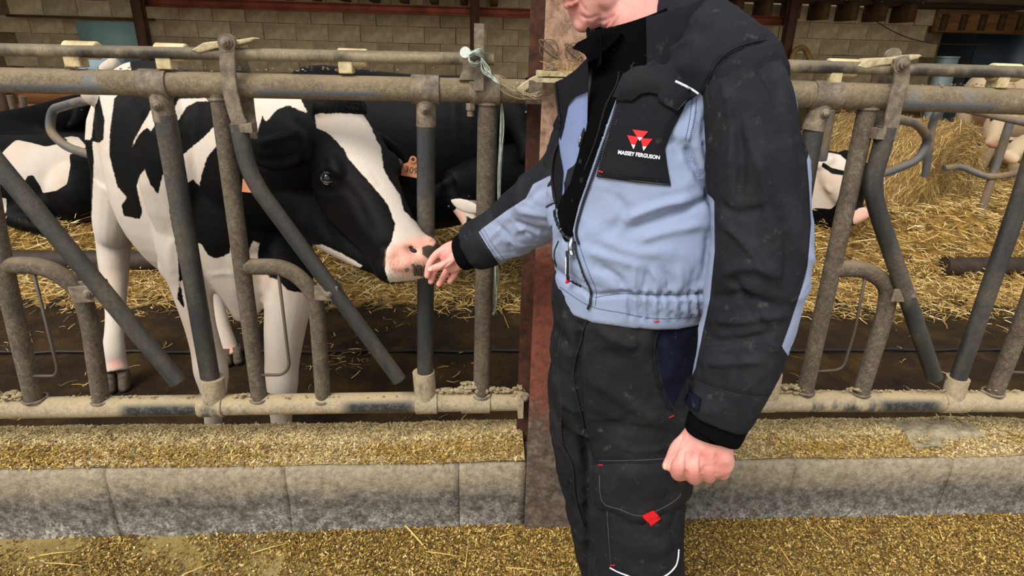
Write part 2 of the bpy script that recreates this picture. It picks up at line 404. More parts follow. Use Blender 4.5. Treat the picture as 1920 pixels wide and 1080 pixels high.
def chips(N, X, Y, Z, L=(.005, .016), Wd=(.0018, .0045), lift=.003, tilt=.45, seed=1, bias=1.0):
    """N flat flakes as bent quads"""
    r = np.random.default_rng(seed); l = r.uniform(*L, N)*r.uniform(.6, 1.2, N); w = r.uniform(*Wd, N); a = r.uniform(0, PI, N); t = r.normal(0, tilt, N); t2 = r.normal(0, tilt, N)
    ux = np.stack([np.cos(a)*np.cos(t), np.sin(a)*np.cos(t), np.sin(t)], 1); vx = np.stack([-np.sin(a)*np.cos(t2), np.cos(a)*np.cos(t2), np.sin(t2)], 1)
    c = np.stack([X, Y, Z+r.uniform(0, lift, N)], 1)
    V = np.stack([c-ux*l[:, None]-vx*w[:, None], c+ux*l[:, None]-vx*w[:, None]*.7, c+ux*l[:, None]*.9+vx*w[:, None], c-ux*l[:, None]*.8+vx*w[:, None]], 1).reshape(-1, 3)
    return V, np.arange(4*N).reshape(-1, 4), r.random(N)**bias
def fast_obj(name, V, Q, mat, parent=None, attrs=None, label=None, cat=None, kind='stuff'):
    me = bpy.data.meshes.new(name); V = np.asarray(V, np.float32); base = world_loc(parent) if parent is not None else np.zeros(3)
    Q = np.asarray(Q); k = Q.shape[1]
    me.vertices.add(len(V)); me.vertices.foreach_set('co', (V-base.astype(np.float32)).ravel()); me.loops.add(Q.size); me.loops.foreach_set('vertex_index', Q.ravel().astype(np.int32))
    me.polygons.add(len(Q)); me.polygons.foreach_set('loop_start', np.arange(0, Q.size, k, dtype=np.int32)); me.polygons.foreach_set('loop_total', np.full(len(Q), k, np.int32)); me.update(calc_edges=True)
    for n_, a_ in (attrs or {}).items():
        t = me.attributes.new(n_, 'FLOAT', 'FACE'); t.data.foreach_set('value', np.asarray(a_, np.float32))
    me.materials.append(mat); o = bpy.data.objects.new(name, me); C.objects.link(o)
    if parent is not None: o.parent = parent
    if label: o['label'] = label; o['category'] = cat
    o['kind'] = kind; return o
v, f = grid_mesh(-4.6, jx[-1]-.004, CURB_Y0+.012, CURB_Y1-.012, 620, 22, kerb_feed_h)
v2, f2 = grid_mesh(jx2[0]+.004, 4.8, CURB_Y0+.012, CURB_Y1-.012, 560, 22, kerb_feed_h)
for nm, (vv, ff), lab, x0, x1 in (('feed_spill', (v, f), 'dusty ridge of chopped feed on the kerb left of the steel column', -4.0, jx[-1]-.01), ('feed_spill', (v2, f2), 'dusty ridge of chopped feed on the kerb right of the worker', jx2[0]+.01, 3.9)):
    o = obj(nm, (vv, ff), FEEDTOP); tag(o, lab, 'animal feed'); o['kind'] = 'stuff'
    N = 34000; r = np.random.default_rng(int(x1*10)+50); X = r.uniform(max(x0, -1.75), min(x1, 2.0), N); Y = r.uniform(CURB_Y0+.015, CURB_Y1-.01, N)
    V, Q, a_ = chips(N, X, Y, kerb_feed_h(X, Y), (.003, .009), (.0012, .003), .003, .35, 5)
    fast_obj('dry_flakes', V, Q, CHIPPM, o, {'rnd': a_})
    N = 9000; X = r.uniform(max(x0, -1.75), min(x1, 2.0), N); Y = np.clip(r.normal(CURB_Y0+.055, .028, N), CURB_Y0+.012, CURB_Y1)
    keep = fbm(X, Y*.2, .9, 33, 2)+r.normal(0, .28, N) > -.02; X, Y = X[keep], Y[keep]
    V, Q, a_ = chips(len(X), X, Y, kerb_feed_h(X, Y)+.002, (.003, .010), (.0012, .003), .005, .5, 6)
    fast_obj('yellow_flakes', V, Q, CHIPM, o, {'rnd': a_*.7+.25})
# torn crust of dried feed at the right end of the kerb
crx = at(1760, 815, 1.70)
def crust():
    r = np.random.default_rng(4); nx, ny = 60, 14; X, Y = np.meshgrid(np.linspace(-.20, .20, nx), np.linspace(-.075, .075, ny))
    Z = .030*np.exp(-(X/.13)**2)*np.cos(Y/.075*1.3)+.008*fbm(X.ravel(), Y.ravel(), 9, 8).reshape(X.shape)
    for (hx, hy, hr) in ((-.025, -.05, .025), (.065, -.05, .03), (.02, -.06, .014)): Z -= .035*np.exp(-(((X-hx)/hr)**2+((Y-hy)/.02)**2))
    v = np.stack([X.ravel()+crx[0], Y.ravel()+1.675, Z.ravel()+CURB_Z+.012], 1); f = [(j*nx+i, j*nx+i+1, (j+1)*nx+i+1, (j+1)*nx+i) for j in range(ny-1) for i in range(nx-1)]
    return v, f
tag(obj('feed_crust', crust(), mottled('grey_feed_crust', [(.3, '#6f6552'), (.55, '#a09376'), (.8, '#c6b996')], 40, .95, .9, 90, bdist=.008)), 'broken grey crust of dried feed on the kerb at the far right', 'animal feed')
# -- loose feed on the alley floor
N = 290000; r = np.random.default_rng(9); X = r.uniform(-2.2, 2.2, N); Y = CURB_Y0-np.abs(r.normal(0, .26, N)); 
dens = np.clip(.55+.5*fbm(X, Y, 1.1, 40)+.5*(X > -.35)*1.0-.25*(X < -.6), 0, 1); k = (r.random(N) < dens) & (Y > .6); X, Y = X[k], Y[k]
V, Q, a_ = chips(len(X), X, Y, alley_h(X, Y), (.0022, .0075), (.0011, .0027), .012, .5, 3, 1.2)
chip_o = fast_obj('chopped_feed', V, Q, CHIPM, None, {'rnd': a_}, 'loose golden chopped feed strewn on the alley floor', 'animal feed')
stalks = MB()
for i in range(46):
    x, y = r.uniform(-1.6, 1.6), r.uniform(1.15, 1.54); a = r.uniform(0, PI); l = r.uniform(.02, .06); z = alley_h(np.array([x]), np.array([y]))[0]+.012
    stalks.add(*tube([(x-math.cos(a)*l, y-math.sin(a)*l, z), (x, y, z+.003), (x+math.cos(a)*l, y+math.sin(a)*l, z+.002)], .0016, 5))
p0, p1 = atz(742, 968, .045), atz(800, 1030, .02); stalks.add(*tube([p0, (p0+p1)/2+np.array((0, 0, .006)), p1], .0028, 6))
so = obj('stalk_pieces', stalks, plain('pale_stalk', '#d2b15c', .7), chip_o); so['kind'] = 'stuff'

# -- back wall of concrete blocks
x0w, xdo = -9.0, float(at(1762, 90, YW)[0])
wb = struct('wall_back', MB().box(((x0w+xdo)/2, YW+.13, 1.1), ((xdo-x0w)/2, .10, 1.25)), MORT)
bh, bw = .243, .50; blk = None
def brick_mesh(w, seed):
    m = MB(); h = .005
    return m.box((0, 0, 0), (w/2-.0035, .03, bh/2-.0035))
bmesh_ = []
for s in range(4):
    vv, ff = brick_mesh(bw, s).arr(); rr = np.random.default_rng(s); vv += rr.normal(0, .003, vv.shape); bmesh_.append((vv, ff))
protos = [mesh_of('brick', *b_) for b_ in bmesh_]
for p in protos: p.materials.append(BLOCK)
half = [mesh_of('brick_half', b_[0]*np.array((.5, 1, 1)), b_[1]) for b_ in bmesh_]
for p in half: p.materials.append(BLOCK)
nb = 0
for row in range(9):
    z = 2.30-bh*(row+.5)
    if z < .9: break
    nrow = 0
    xs = np.arange(x0w+1.9+(bw/2 if row % 2 else 0), xdo-bw*.4, bw)
    for x in xs:
        full = x+bw/2 <= xdo
        me = random.choice(protos) if full else random.choice(half)
        if nb >= 290: break
        o = bpy.data.objects.new('brick', me); C.objects.link(o); o.parent = wb
        o.location = (x if full else x-bw/4, YW+.01+random.uniform(-.004, .004), z); nb += 1
# lintel above and dark doorway at right
dl = at(1762, 60, YW); 
struct('trim_1', MB().box(((xdo+9.2)/2, YW-.03, float(at(1840, 42, YW)[2])), ((9.2-xdo)/2+.25, .09, .17)), WOODB)
for k_ in range(7):
    pk = at(1770+k_*36, 42, YW-.14); struct('trim_2', MB().box(pk, (.045, .03, .12)), WOODD)
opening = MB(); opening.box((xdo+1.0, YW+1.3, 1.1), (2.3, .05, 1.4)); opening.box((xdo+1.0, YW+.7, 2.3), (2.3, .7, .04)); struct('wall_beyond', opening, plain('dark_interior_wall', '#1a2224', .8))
tag(obj('doorway_panel', MB().box(at(1880, 95, YW+.6)+np.array((.25, 0, -.2)), (.78, .02, .5)), plain('dark_blue_sheet', '#2a373d', .6)), 'dark blue-grey panel filling most of the doorway at far right', 'sheet')  # flat dark panel that fills most of the opening
bin_ = at(1778, 104, 9.6)
tb = thing('water_tank', 'pale blue-grey tank beside the doorway in the back wall', 'tank', (bin_[0], 9.6, 0))
obj('tank_body', MB().box((bin_[0], 9.6, .82), (.11, .10, .76)), plain('pale_blue_plastic', '#8a9a99', .5), tb); obj('rim', MB().box((bin_[0], 9.6, 1.58), (.12, .11, .012)), plain('pale_blue_rim', '#9fb2b2', .5), tb)
# beams, steel posts, rafters
def bar(p, q, hx, hz, Y, thick=.05):
    a_, b_ = at(*p, Y), at(*q, Y); zz = (a_[2]+b_[2])/2; return MB().box(((a_[0]+b_[0])/2, Y, zz), (abs(b_[0]-a_[0])/2, thick, hz))
be = thing('red_beam', 'rust-red horizontal steel beam across the back wall', 'beam', (at(635, 12, 9.9)[0], 9.9, 0))
bz = at(635, 14, 9.9)[2]; bx0, bx1 = at(255, 5, 9.9)[0], at(1475, 30, 9.9)[0]
for nm, dz, ty, hh in (('top_flange', .055, .07, .008), ('web', 0, .012, .055), ('bottom_flange', -.055, .07, .008)): obj(nm, MB().box(((bx0+bx1)/2, 9.9, bz+dz), ((bx1-bx0)/2, ty, hh)), REDP, be)
for px, lab in ((268, 'brown steel post at the left end of the red beam'), (890, 'brown steel post in front of the back wall behind the fence end'), (1479, 'brown steel post at the right end of the red beam')):
    x = at(px, 60, 9.75)[0]; t_ = thing('steel_post', lab, 'post', (x, 9.75, 0), 'steel posts along the back wall')
    for nm, dy, hx, hy in (('flange', -.06, .07, .008), ('web', 0, .01, .06), ('flange', .06, .07, .008)): obj(nm, MB().box((x, 9.75+dy, 1.3), (hx, hy, 1.3)), BROWNP, t_)
joists = []
for i in range(21):
    px = 300+i*57 if i < 12 else 1385+(i-12)*54
    if px > 1760: continue
    Yj = 9.95; p = at(px, (10 if i < 12 else 22)+.027*(px-960)*0, Yj); zc_ = (2.22 if i < 12 else 2.16)
    joists.append((p[0], zc_))
jo = thing('roof_joists', 'row of dark timber joist ends above the back wall', 'joists', (0, 10.1, 2.2))
for x, z in joists: obj('joist', MB().box((x, 10.15, z+.05), (.055, .24, .13)), WOODD, jo)
obj('wall_plate', MB().box((.3, 10.28, 2.35), (8.5, .1, .03)), WOODD, jo)
# corrugated roof: low at the back, rising to the front edge above the fence
CORR = mottled('weathered_corrugated_sheet', [(.3, '#5e5748'), (.5, '#8b8472'), (.8, '#b9b4a4')], 2, .6, .2, metal=.2)
def roof(x0, x1, y0, z0, y1, z1):
    n = int((x1-x0)/.04); xs = np.linspace(x0, x1, n); zz = np.sin(xs/.076*2*PI)*.018
    V = np.concatenate([np.stack([xs, np.full(n, y), z+zz], 1) for y, z in ((y0, z0), (y1, z1))]); return V, [(i, i+1, n+i+1, n+i) for i in range(n-1)]
ceil_ = struct('ceiling', roof(-9.5, 9.8, YW-.12, 2.38, 8.1, 2.92), CORR)
for (ya, za, yb, zb) in ((7.1, 3.13, 5.6, 3.45), (4.8, 3.62, 3.5, 3.9)): obj('roof_sheet', roof(-9.5, 9.8, ya, za, yb, zb), CORR, ceil_)  # unseen gaps between the sheets, added to let daylight onto the straw
struct('trim_3', MB().box((1.5, YW-1.2, 2.56), (8, .07, .09)), WOODB)
# side walls, plain boards, close the barn at both ends
BOARDM = mottled('grey_boards', [(.3, '#4a3d2a'), (.6, '#6d5c41'), (.8, '#84714f')], 3, .9, .3, stretch=(5, 5, .6))
for nm, x in (('wall_left', -9.2), ('wall_right', 9.6)):
    m = struct(nm, MB().box((x+(-.06 if x < 0 else .06), 6.6, 1.8), (.03, 4.2, 1.8)), BOARDM)
    me = mesh_of('plank', *MB().box((0, 0, 0), (.015, .135, 1.75)).arr()); me.materials.append(BOARDM)
    for k_ in range(28): o = bpy.data.objects.new('plank', me); C.objects.link(o); o.parent = m; o.location = (x, 2.6+k_*.29, 1.76)

# things on or near the back wall
p = at(203, 66, 10.2); t_ = thing('wall_hatch', 'pale blue-green sheet hatch set in the back wall at upper left', 'hatch', (p[0], 10.25, p[2]-.35))
obj('sheet', MB().box((p[0], 10.25, p[2]-.1), (.46, .02, .30)), mottled('blue_green_sheet', [(.3, '#7d9a92'), (.7, '#9bb8ae')], 2, .5, .1), t_)
obj('frame', MB().box((p[0]+.50, 10.24, p[2]-.12), (.035, .03, .30)), plain('yellow_green_frame', '#b5b878', .6), t_)
obj('shelf_board', MB().box((p[0]-.35, 10.22, p[2]+.235), (1.05, .06, .018)), WOODD, t_)
p = at(190, 122, 7.5); t_ = thing('blue_tub', 'pale blue plastic tub behind the rump of the standing cow', 'tub', (p[0], 7.5, 0))
obj('tub_wall', loft_rings([((p[0], 7.5, z), (r_, 0, 0), (0, r_*.8, 0)) for z, r_ in ((.75, .18), (1.1, .21), (1.36, .23), (1.36, .21), (1.1, .19), (.8, .17))], 24, 3), plain('light_blue_plastic', '#9ab4bd', .45), t_)
obj('rim', tube([(p[0]+.245*math.cos(a_), 7.5+.2*math.sin(a_), 1.37) for a_ in np.linspace(0, 2*PI, 25)], .014, 8), plain('light_blue_rim', '#b4cbd2', .45), t_)
obj('stand', MB().box((p[0], 7.5, .37), (.16, .14, .38)), BLOCK, t_)
# timber partition behind the left cow: planks between posts
tp = at(150, 215, 6.7); t_ = thing('timber_partition', 'orange-brown plank partition behind the cow lying at left', 'partition', (tp[0], 6.7, 0))
for k_ in range(4): obj('plank', MB().box((tp[0]+.15, 6.7, .28+k_*.235+random.uniform(-.005, .005)), (.85, .02, .112)), WOODO, t_)
obj('post', MB().box((tp[0]-.68, 6.64, .6), (.05, .05, .6)), BROWNP, t_)
# cable and hoop on the wall
cb = [at(px, py, 10.15) for px, py in ((1600, 5), (1640, 38), (1690, 66), (1740, 80), (1790, 83), (1850, 84))]
tag(obj('wall_cable', tube(smooth_path(cb, 6), .008, 6), plain('brown_cable', '#4a3a22', .8)), 'thin brown cable sagging across the back wall at right', 'cable')
# ================================================================== feed fence (headlocks) in the plane Y = YF
DUST = [(.34, '#2f271f'), (.46, '#4b4034'), (.56, '#655948'), (.68, '#958873')]
DUSTL = [(.34, '#6d5f48'), (.45, '#93846a'), (.56, '#ac9d80'), (.68, '#cdbf9f')]
GALV = pipe_mat('dusty_galvanised_pipe', DUST, '#55585a', .30, .42)
GALVT = pipe_mat('top_rail_pipe', [(.34, '#4e4130'), (.46, '#6a5c47'), (.56, '#817259'), (.68, '#aa9c82')], '#66707a', .36, .46, '#8d7a5b', '#5e6c80')
GALVL = pipe_mat('feed_crusted_bottom_rail', DUSTL, '#41474c', .38, .46, '#a8946d')
BARE = pipe_mat('rubbed_dark_steel', [(.34, '#2f2820'), (.48, '#51473a'), (.58, '#6d614e'), (.7, '#938670')], '#363839', .42, .72)
THIN = pipe_mat('locking_rail_steel', [(.28, '#5c5140'), (.5, '#8b7d64'), (.75, '#b3a584')], '#2e2b27', .42, .6, '#5a4c38')
CAST = mottled('dirty_cast_steel', [(.28, '#4a4036'), (.5, '#6d6051'), (.75, '#94866d')], 40, .75, .5, 120)
CREAM = mottled('cream_plastic', [(.25, '#5f4c30'), (.4, '#a8946a'), (.6, '#cbbb90'), (.8, '#dacdab')], 22, .6, .4, 80)
FLAKE = mottled('dung_caked_plate', [(.3, '#8d7d5c'), (.55, '#b9aa86'), (.8, '#d6c9a5')], 50, .9, .8, 120)
ROD = plain('rod_steel', '#4f463b', .6, .3, .4, 150)
def pth(pts, Y): return np.array([at(p[0], p[1], Y) for p in pts])
def prad(px, p): return px/2*mpp(p)
def pipe(name, pts, dia, mat, parent, Y=None, bend=0, k=20, taper=None, rub=None, low=False):
    Y = YF if Y is None else Y
    P = pth(pts, Y); 
    if bend: P = fillet(P, bend*mpp(P[0]), 8)
    elif len(P) == 2: P = np.array([P[0]+(P[1]-P[0])*t for t in np.linspace(0, 1, 24)])
    r0 = prad(dia, P[len(P)//2]); r = np.full(len(P), r0)
    if taper: r = np.linspace(1, taper, len(P))*r0
    P = P + np.stack([np.zeros(len(P)), np.zeros(len(P)), np.zeros(len(P))], 1)
    if rub:
        P = np.array([P[0]+(P[-1]-P[0])*t for t in np.linspace(0, 1, 420)]); tv, tf = tube(P, r0, k+8); u_, w_, _ = proj(tv); a_ = np.zeros(len(tv))
        for x0, x1 in rub: a_ = np.maximum(a_, np.clip((u_-x0)/22, 0, 1)*np.clip((x1-u_)/22, 0, 1))
        cz = np.interp(tv[:, 0], P[:, 0], P[:, 2]); rel = (tv[:, 2]-cz)/r0
        a_ *= np.exp(-((rel+.42)/.17)**2) if low else np.clip((.80-rel)/.4, 0, 1)
        return obj(name, (tv, tf), mat, parent, sharp=40, attrs={'rub': a_})
    return obj(name, tube(P, r, k), mat, parent, sharp=40)
def strap(parent, pts, w, Y, name='strap', mat=None):
    P = pth(pts, Y); s = mpp(P[0]); v, f = [], []; n = len(P); P = smooth_path(P, 5); T, U, V = frames(P, (1, 0, 0)); hw = w/2*s
    side = np.cross(T, np.array((0, 1.0, 0))); side /= np.linalg.norm(side, axis=1)[:, None]
    th = .0045; y = np.array((0, th, 0)); V4 = np.stack([P-side*hw-y, P+side*hw-y, P+side*hw+y, P-side*hw+y], 1).reshape(-1, 3); n = len(P)
    F_ = [(i*4+j, i*4+(j+1) % 4, (i+1)*4+(j+1) % 4, (i+1)*4+j) for i in range(n-1) for j in range(4)]+[(3, 2, 1, 0), tuple((n-1)*4+j for j in range(4))]
    o = obj(name, (V4, F_), mat or CAST, parent, smooth=False); bevel(o, .0025, 2); return o
def line_y(a, b, x): return a[1]+(b[1]-a[1])*(x-a[0])/(b[0]-a[0])
def collar(name, x0, x1, a, b, dia, mat, parent, Y=None):
    return pipe(name, [(x0, line_y(a, b, x0)), (x1, line_y(a, b, x1))], dia, mat, parent, Y, k=24)
def stub(parent, p, q, dia, by, bx=None, Y=None):
    """clamp sleeve below the top rail with a round-headed bolt"""
    s = pipe('clamp_sleeve', [p, q], dia, CAST, parent, Y, k=20)
    c = at((p[0]+q[0])/2+(bx or 0), by, (Y or YF))+np.array((0, -prad(dia, at(*p, YF)), 0))
    obj('bolt', boltmb(c, (0, -1, 0), .0095, .009), CAST, s); return s
def clip(parent, x0, x1, y0, legx0, legx1, y1, Y=None):
    """cream plastic rail clip: a sleeve over the thin rail with a downward lug"""
    Y = Y or YF; m = MB(); h = 26
    a_, b_ = at(x0, y0+13, Y), at(x1, y0+15, Y); r_ = prad(32, a_)
    m.add(*tube([a_+(b_-a_)*t for t in (0, .04, .5, .96, 1)], [r_*.93, r_, r_, r_, r_*.93], 18))
    c0 = at((legx0+legx1)/2, (y0+16+y1)/2, Y); hw = (legx1-legx0)/2*mpp(c0); hh = (y1-y0-14)/2*mpp(c0)
    m.box(c0, (hw, r_*.92, hh)); o = obj('clip_sleeve', m, CREAM, parent, sharp=35); bevel(o, .003, 2); return o
def plate(poly, Y, th):
    m = MB(); n = len(poly); A = np.array([at(x, y, Y) for x, y in poly]); B = A+np.array((0, th, 0)); m.add(np.vstack([A, B]), [tuple(range(n))[::-1], tuple(range(n, 2*n))]+[(i, (i+1) % n, n+(i+1) % n, n+i) for i in range(n)]); return m
def rocker(parent, cx, cy, dx0, dx1, d0, d1, Y, th=.02):
    """the caked latch plate that rocks on the pivot bolt"""
    poly = [(cx+dx0, cy+d0+2), (cx+dx0+22, cy+d0-12), (cx-16, cy-9), (cx+14, cy-10), (cx+dx1-6, cy+d1-2), (cx+dx1, cy+d1), (cx+dx1-8, cy+d1+6), (cx+14, cy+2), (cx-16, cy+5), (cx+dx0+16, cy+d0+7)]
    o = obj('latch_plate', plate(poly, Y, .045), FLAKE, parent, smooth=False); bevel(o, .003, 2); return o
def bracket(parent, x, y, w, h, ang, bx, Y):
    """hinge lug with its bolt"""
    c = at(x, y, Y); s = mpp(c); R = np.array(((math.cos(ang), 0, math.sin(ang)), (0, 1, 0), (-math.sin(ang), 0, math.cos(ang))))
    o = obj('hinge_bracket', MB().box(c+np.array((0, -.012, 0)), (w/2*s, .004, h/2*s), R).box(c+np.array((0, .030, 0)), (w/2*s, .004, h/2*s), R), CAST, parent, smooth=False); bevel(o, .003, 2)
    obj('bolt', boltmb(at(bx, y, Y)+np.array((0, -.016, 0)), (0, -1, 0), .010, .009), CAST, o); return o
FA = dict(top=((-60, 149), (985, 172)), bot=((-60, 766), (975, 751)), lock=((-60, 92), (925, 111)))
fl = thing('feed_fence', 'dung-crusted tubular steel feed fence left of the steel column, cow reaching through', 'fence', at(480, 800, YF)*np.array((1, 1, 0))+np.array((0, 0, CURB_Z)))
# extend both rails left of the frame
tx = lambda a, b, x: (x, line_y(a, b, x))
pipe('top_rail', [tx(*FA['top'], -1300), tx(*FA['top'], 985)], 46, GALVT, fl, k=28, rub=[(-60, 205), (468, 720)], low=True)
pipe('bottom_rail', [tx(*FA['bot'], -1300), tx(*FA['bot'], 978)], 40, GALVL, fl, k=28, rub=[(215, 385), (635, 788)])
pipe('locking_rail', [tx(*FA['lock'], -1300), tx(*FA['lock'], 926)], 23, THIN, fl, YF-.012, k=18)
for x0, x1 in ((267, 319), (772, 824), (880, 937), (-250, -195)): collar('collar', x0, x1, *FA['top'], 53, CAST, fl)
for x0, x1 in ((376, 421), (780, 820), (865, 918)): collar('collar', x0, x1, *FA['bot'], 45, GALVL, fl)
stub(fl, (299, 168), (310, 228), 40, 196); stub(fl, (799, 178), (799, 237), 37, 203)
pipe('post', [(-52, 160), (-18, 380), (10, 520), (66, 758)], 34, GALV, fl, bend=200)
pipe('post', [(309, 215), (401, 748)], 36, BARE, fl)
pipe('post', [(410, 170), (487, 750)], 31, GALV, fl)
pipe('post', [(799, 225), (797, 748)], 32, BARE, fl)
pipe('post', [(915, 175), (903, 752)], 34, GALV, fl)
for q in ((401, 745), (797, 735)): pipe('clamp_sleeve', [(q[0]-3, q[1]-38), (q[0]+1, q[1]+10)], 41, GALVL, fl)
def welds(parent, spots):
    for (x, y, w) in spots:
        c = at(x, y, YF); R = prad(w, c); obj('weld_bead', tube([c+np.array((math.cos(a_)*R, math.sin(a_)*R, 0)) for a_ in np.linspace(0, 2*PI, 17)], .0045, 6), CAST, parent)
pipe('post', [(-300, 150), (-190, 765)], 36, BARE, fl); pipe('post', [(-620, 150), (-440, 770)], 34, GALV, fl); pipe('post', [(-1150, 140), (-850, 780)], 36, BARE, fl)
welds(fl, [(66, 747, 38), (191, 750, 34), (487, 746, 35), (606, 748, 35), (410, 186, 34), (915, 195, 38), (903, 738, 38)])
YL = YF-.035           # the swinging bars stand in front of the fixed pipes
pipe('swing_bar', [(-48, 235), (-42, 262), (334, 716)], 36, BARE, fl, YL, bend=60)
pipe('swing_bar', [(446, 232), (468, 332), (749, 712)], 31, BARE, fl, YL, bend=60)
strap(fl, [(-100, 66), (-96, 110), (-84, 165), (-64, 215), (-52, 238)], 29, YF-.050)
pipe('bent_loop', [(10, 496), (88, 499), (150, 540), (168, 600), (190, 752)], 32, GALV, fl, bend=60)
pipe('bent_loop', [(462, 500), (540, 500), (590, 548), (596, 600), (606, 750)], 30, GALV, fl, bend=60)
bracket(fl, 166, 548, 56, 34, -.1, 172, YL); bracket(fl, 614, 547, 44, 30, .05, 620, YL)
for pts in (((60, 500), (108, 690), (104, 705), (40, 705)), ((521, 503), (543, 688), (530, 703), (478, 703))):
    P = fillet(pth(pts, YF-.01), .02, 6); obj('stop_rod', tube(P, .0048, 8), ROD, fl)
for a_ in ((123, 187, 80, 127, 157, 124), (293, 352, 84, 298, 326, 128), (634, 690, 94, 637, 663, 136)): clip(fl, *a_)
# pivot with two straps either side of the rail
YS0, YS1 = YF-.050, YF+.045
s_ = strap(fl, [(425, 72), (427, 115), (431, 165), (443, 215), (452, 234)], 29, YS0)
c = at(426, 80, YS0); obj('boss', tube([c+TOC*.006, c-TOC*.008], .021, 24), CAST, s_, sharp=40); obj('bolt', boltmb(c+TOC*.006, TOC, .011, .012), CAST, s_)
strap(fl, [(432, 84), (455, 130), (462, 190), (470, 260)], 28, YS1); 
obj('boss', tube([at(434, 82, YS1), at(434, 82, YS1)+TOC*.012], .021, 24), CAST, fl, sharp=40)
rocker(fl, 420, 86, -62, 58, 6, -14, YF-.030)
obj('swing_bar_socket', MB().box(at(458, 238, YL), (.026, .02, .012)), CAST, fl, smooth=False)
# end of the panel: upright flat bar, bracket, pin, bolt, end plate
obj('flat_bar', MB().box((at(898, 108, YF-.045)), (9*mpp(at(898, 108, YF)), .0045, 57*mpp(at(898, 108, YF)))), CAST, fl, smooth=False)
obj('gusset', plate([(866, 98), (905, 98), (905, 150), (860, 150), (868, 128)], YF-.03, .05), CAST, fl, smooth=False)
obj('pin', tube([at(873, 99, YF-.075), at(905, 112, YF-.03)], .0115, 14), CAST, fl, sharp=40)
obj('pin_head', tube([at(872, 98, YF-.080), at(873, 99, YF-.075)], .0135, 14), plain('chalky_white', '#b8bcb6', .8), fl, sharp=40)
c = at(882, 193, YF-.012); obj('nut', tube([c, c+np.array((0, 0, -.018))], .013, 6), CAST, fl, smooth=False)
obj('bolt', tube([c+np.array((0, 0, -.018)), c+np.array((0, 0, -.034))], .009, 10), CAST, fl, sharp=40)
obj('end_plate', MB().box(at(975, 752, YF-.01), (.008, .045, .036)), GALVL, fl, smooth=False)
obj('end_bolt', boltmb(at(985, 745, YF-.05), (0, -1, 0), .011, .01), CAST, fl)
# hinge strap to the column
hp = [(972, 172), (990, 158), (1010, 148), (1046, 146)]
strap(fl, hp, 14, YF-.075, 'column_strap', FLAKE); obj('hinge_block', MB().box(at(1003, 172, YF-.06), (.018, .03, .028)), CAST, fl, smooth=False)

# right panel
fr = thing('feed_fence', 'dung-crusted tubular steel feed fence right of the worker, straw bed behind it', 'fence', at(1680, 800, YF)*np.array((1, 1, 0))+np.array((0, 0, CURB_Z)))
GT, GB, GLk = ((1490, 176), (1920, 191)), ((1420, 752), (1920, 753)), ((1480, 124), (1920, 136))
pipe('top_rail', [tx(*GT, 1110), tx(*GT, 3300)], 46, GALVT, fr, k=28, rub=[(1680, 1880)], low=True)
pipe('bottom_rail', [tx(*GB, 1085), tx(*GB, 3300)], 38, GALVL, fr, k=28, rub=[(1640, 1775)])
pipe('locking_rail', [tx(*GLk, 1190), tx(*GLk, 3300)], 22, THIN, fr, YF-.012, k=18)
for x0, x1 in ((1520, 1572), (2020, 2070)): collar('collar', x0, x1, *GT, 53, CAST, fr)
for x0, x1 in ((1763, 1806), (1420, 1450)): collar('collar', x0, x1, *GB, 43, GALVL, fr)
stub(fr, (1540, 190), (1524, 244), 40, 211, 5)
pipe('post', [(1527, 235), (1440, 738)], 33, BARE, fr)
pipe('post', [(1630, 190), (1508, 740)], 31, GALV, fr)
pipe('post', [(1960, 215), (1923, 345), (1785, 742)], 32, BARE, fr, bend=150)
pipe('post', [(2030, 220), (1935, 560), (1862, 742)], 30, GALV, fr, bend=150)
pipe('clamp_sleeve', [(1797, 708), (1782, 752)], 38, GALVL, fr); pipe('clamp_sleeve', [(1447, 700), (1440, 745)], 38, GALVL, fr)
pipe('bent_loop', [(1560, 505), (1620, 502), (1668, 535), (1660, 590), (1612, 742)], 31, GALV, fr, bend=60)
pipe('swing_bar', [(1664, 238), (1634, 345), (1645, 395), (1752, 708)], 32, BARE, fr, YL, bend=60)
bracket(fr, 1690, 551, 44, 26, 0, 1703, YL)
for pts in (((1624, 510), (1603, 620), (1580, 693), (1522, 697)), ((1990, 560), (1950, 700), (1888, 697))):
    P = fillet(pth(pts, YF-.01), .03, 6); obj('stop_rod', tube(P, .0045, 8), ROD, fr)
clip(fr, 1550, 1605, 113, 1550, 1573, 154); clip(fr, 1856, 1910, 122, 1860, 1883, 163)
s_ = strap(fr, [(1689, 106), (1690, 150), (1679, 190), (1668, 252)], 30, YS0)
c = at(1689, 122, YS0); obj('boss', tube([c+TOC*.006, c-TOC*.008], .022, 24), CAST, s_, sharp=40); obj('bolt', boltmb(c+TOC*.006, TOC, .012, .012), CAST, s_)
strap(fr, [(1668, 110), (1660, 150), (1655, 200), (1650, 262)], 28, YS1); obj('boss', tube([at(1671, 106, YS1), at(1671, 106, YS1)+TOC*.012], .022, 24), CAST, fr, sharp=40)
rocker(fr, 1668, 118, -60, 62, 4, -14, YF-.030)
obj('swing_bar_socket', MB().box(at(1656, 250, YL), (.028, .02, .014)), CAST, fr, smooth=False)
pipe('post', [(2330, 220), (2130, 745)], 32, GALV, fr); pipe('post', [(2720, 240), (2450, 745)], 33, BARE, fr); pipe('post', [(3150, 250), (2800, 745)], 33, GALV, fr)
welds(fr, [(1508, 732, 34), (1612, 735, 34), (1862, 735, 34), (1627, 204, 34)])

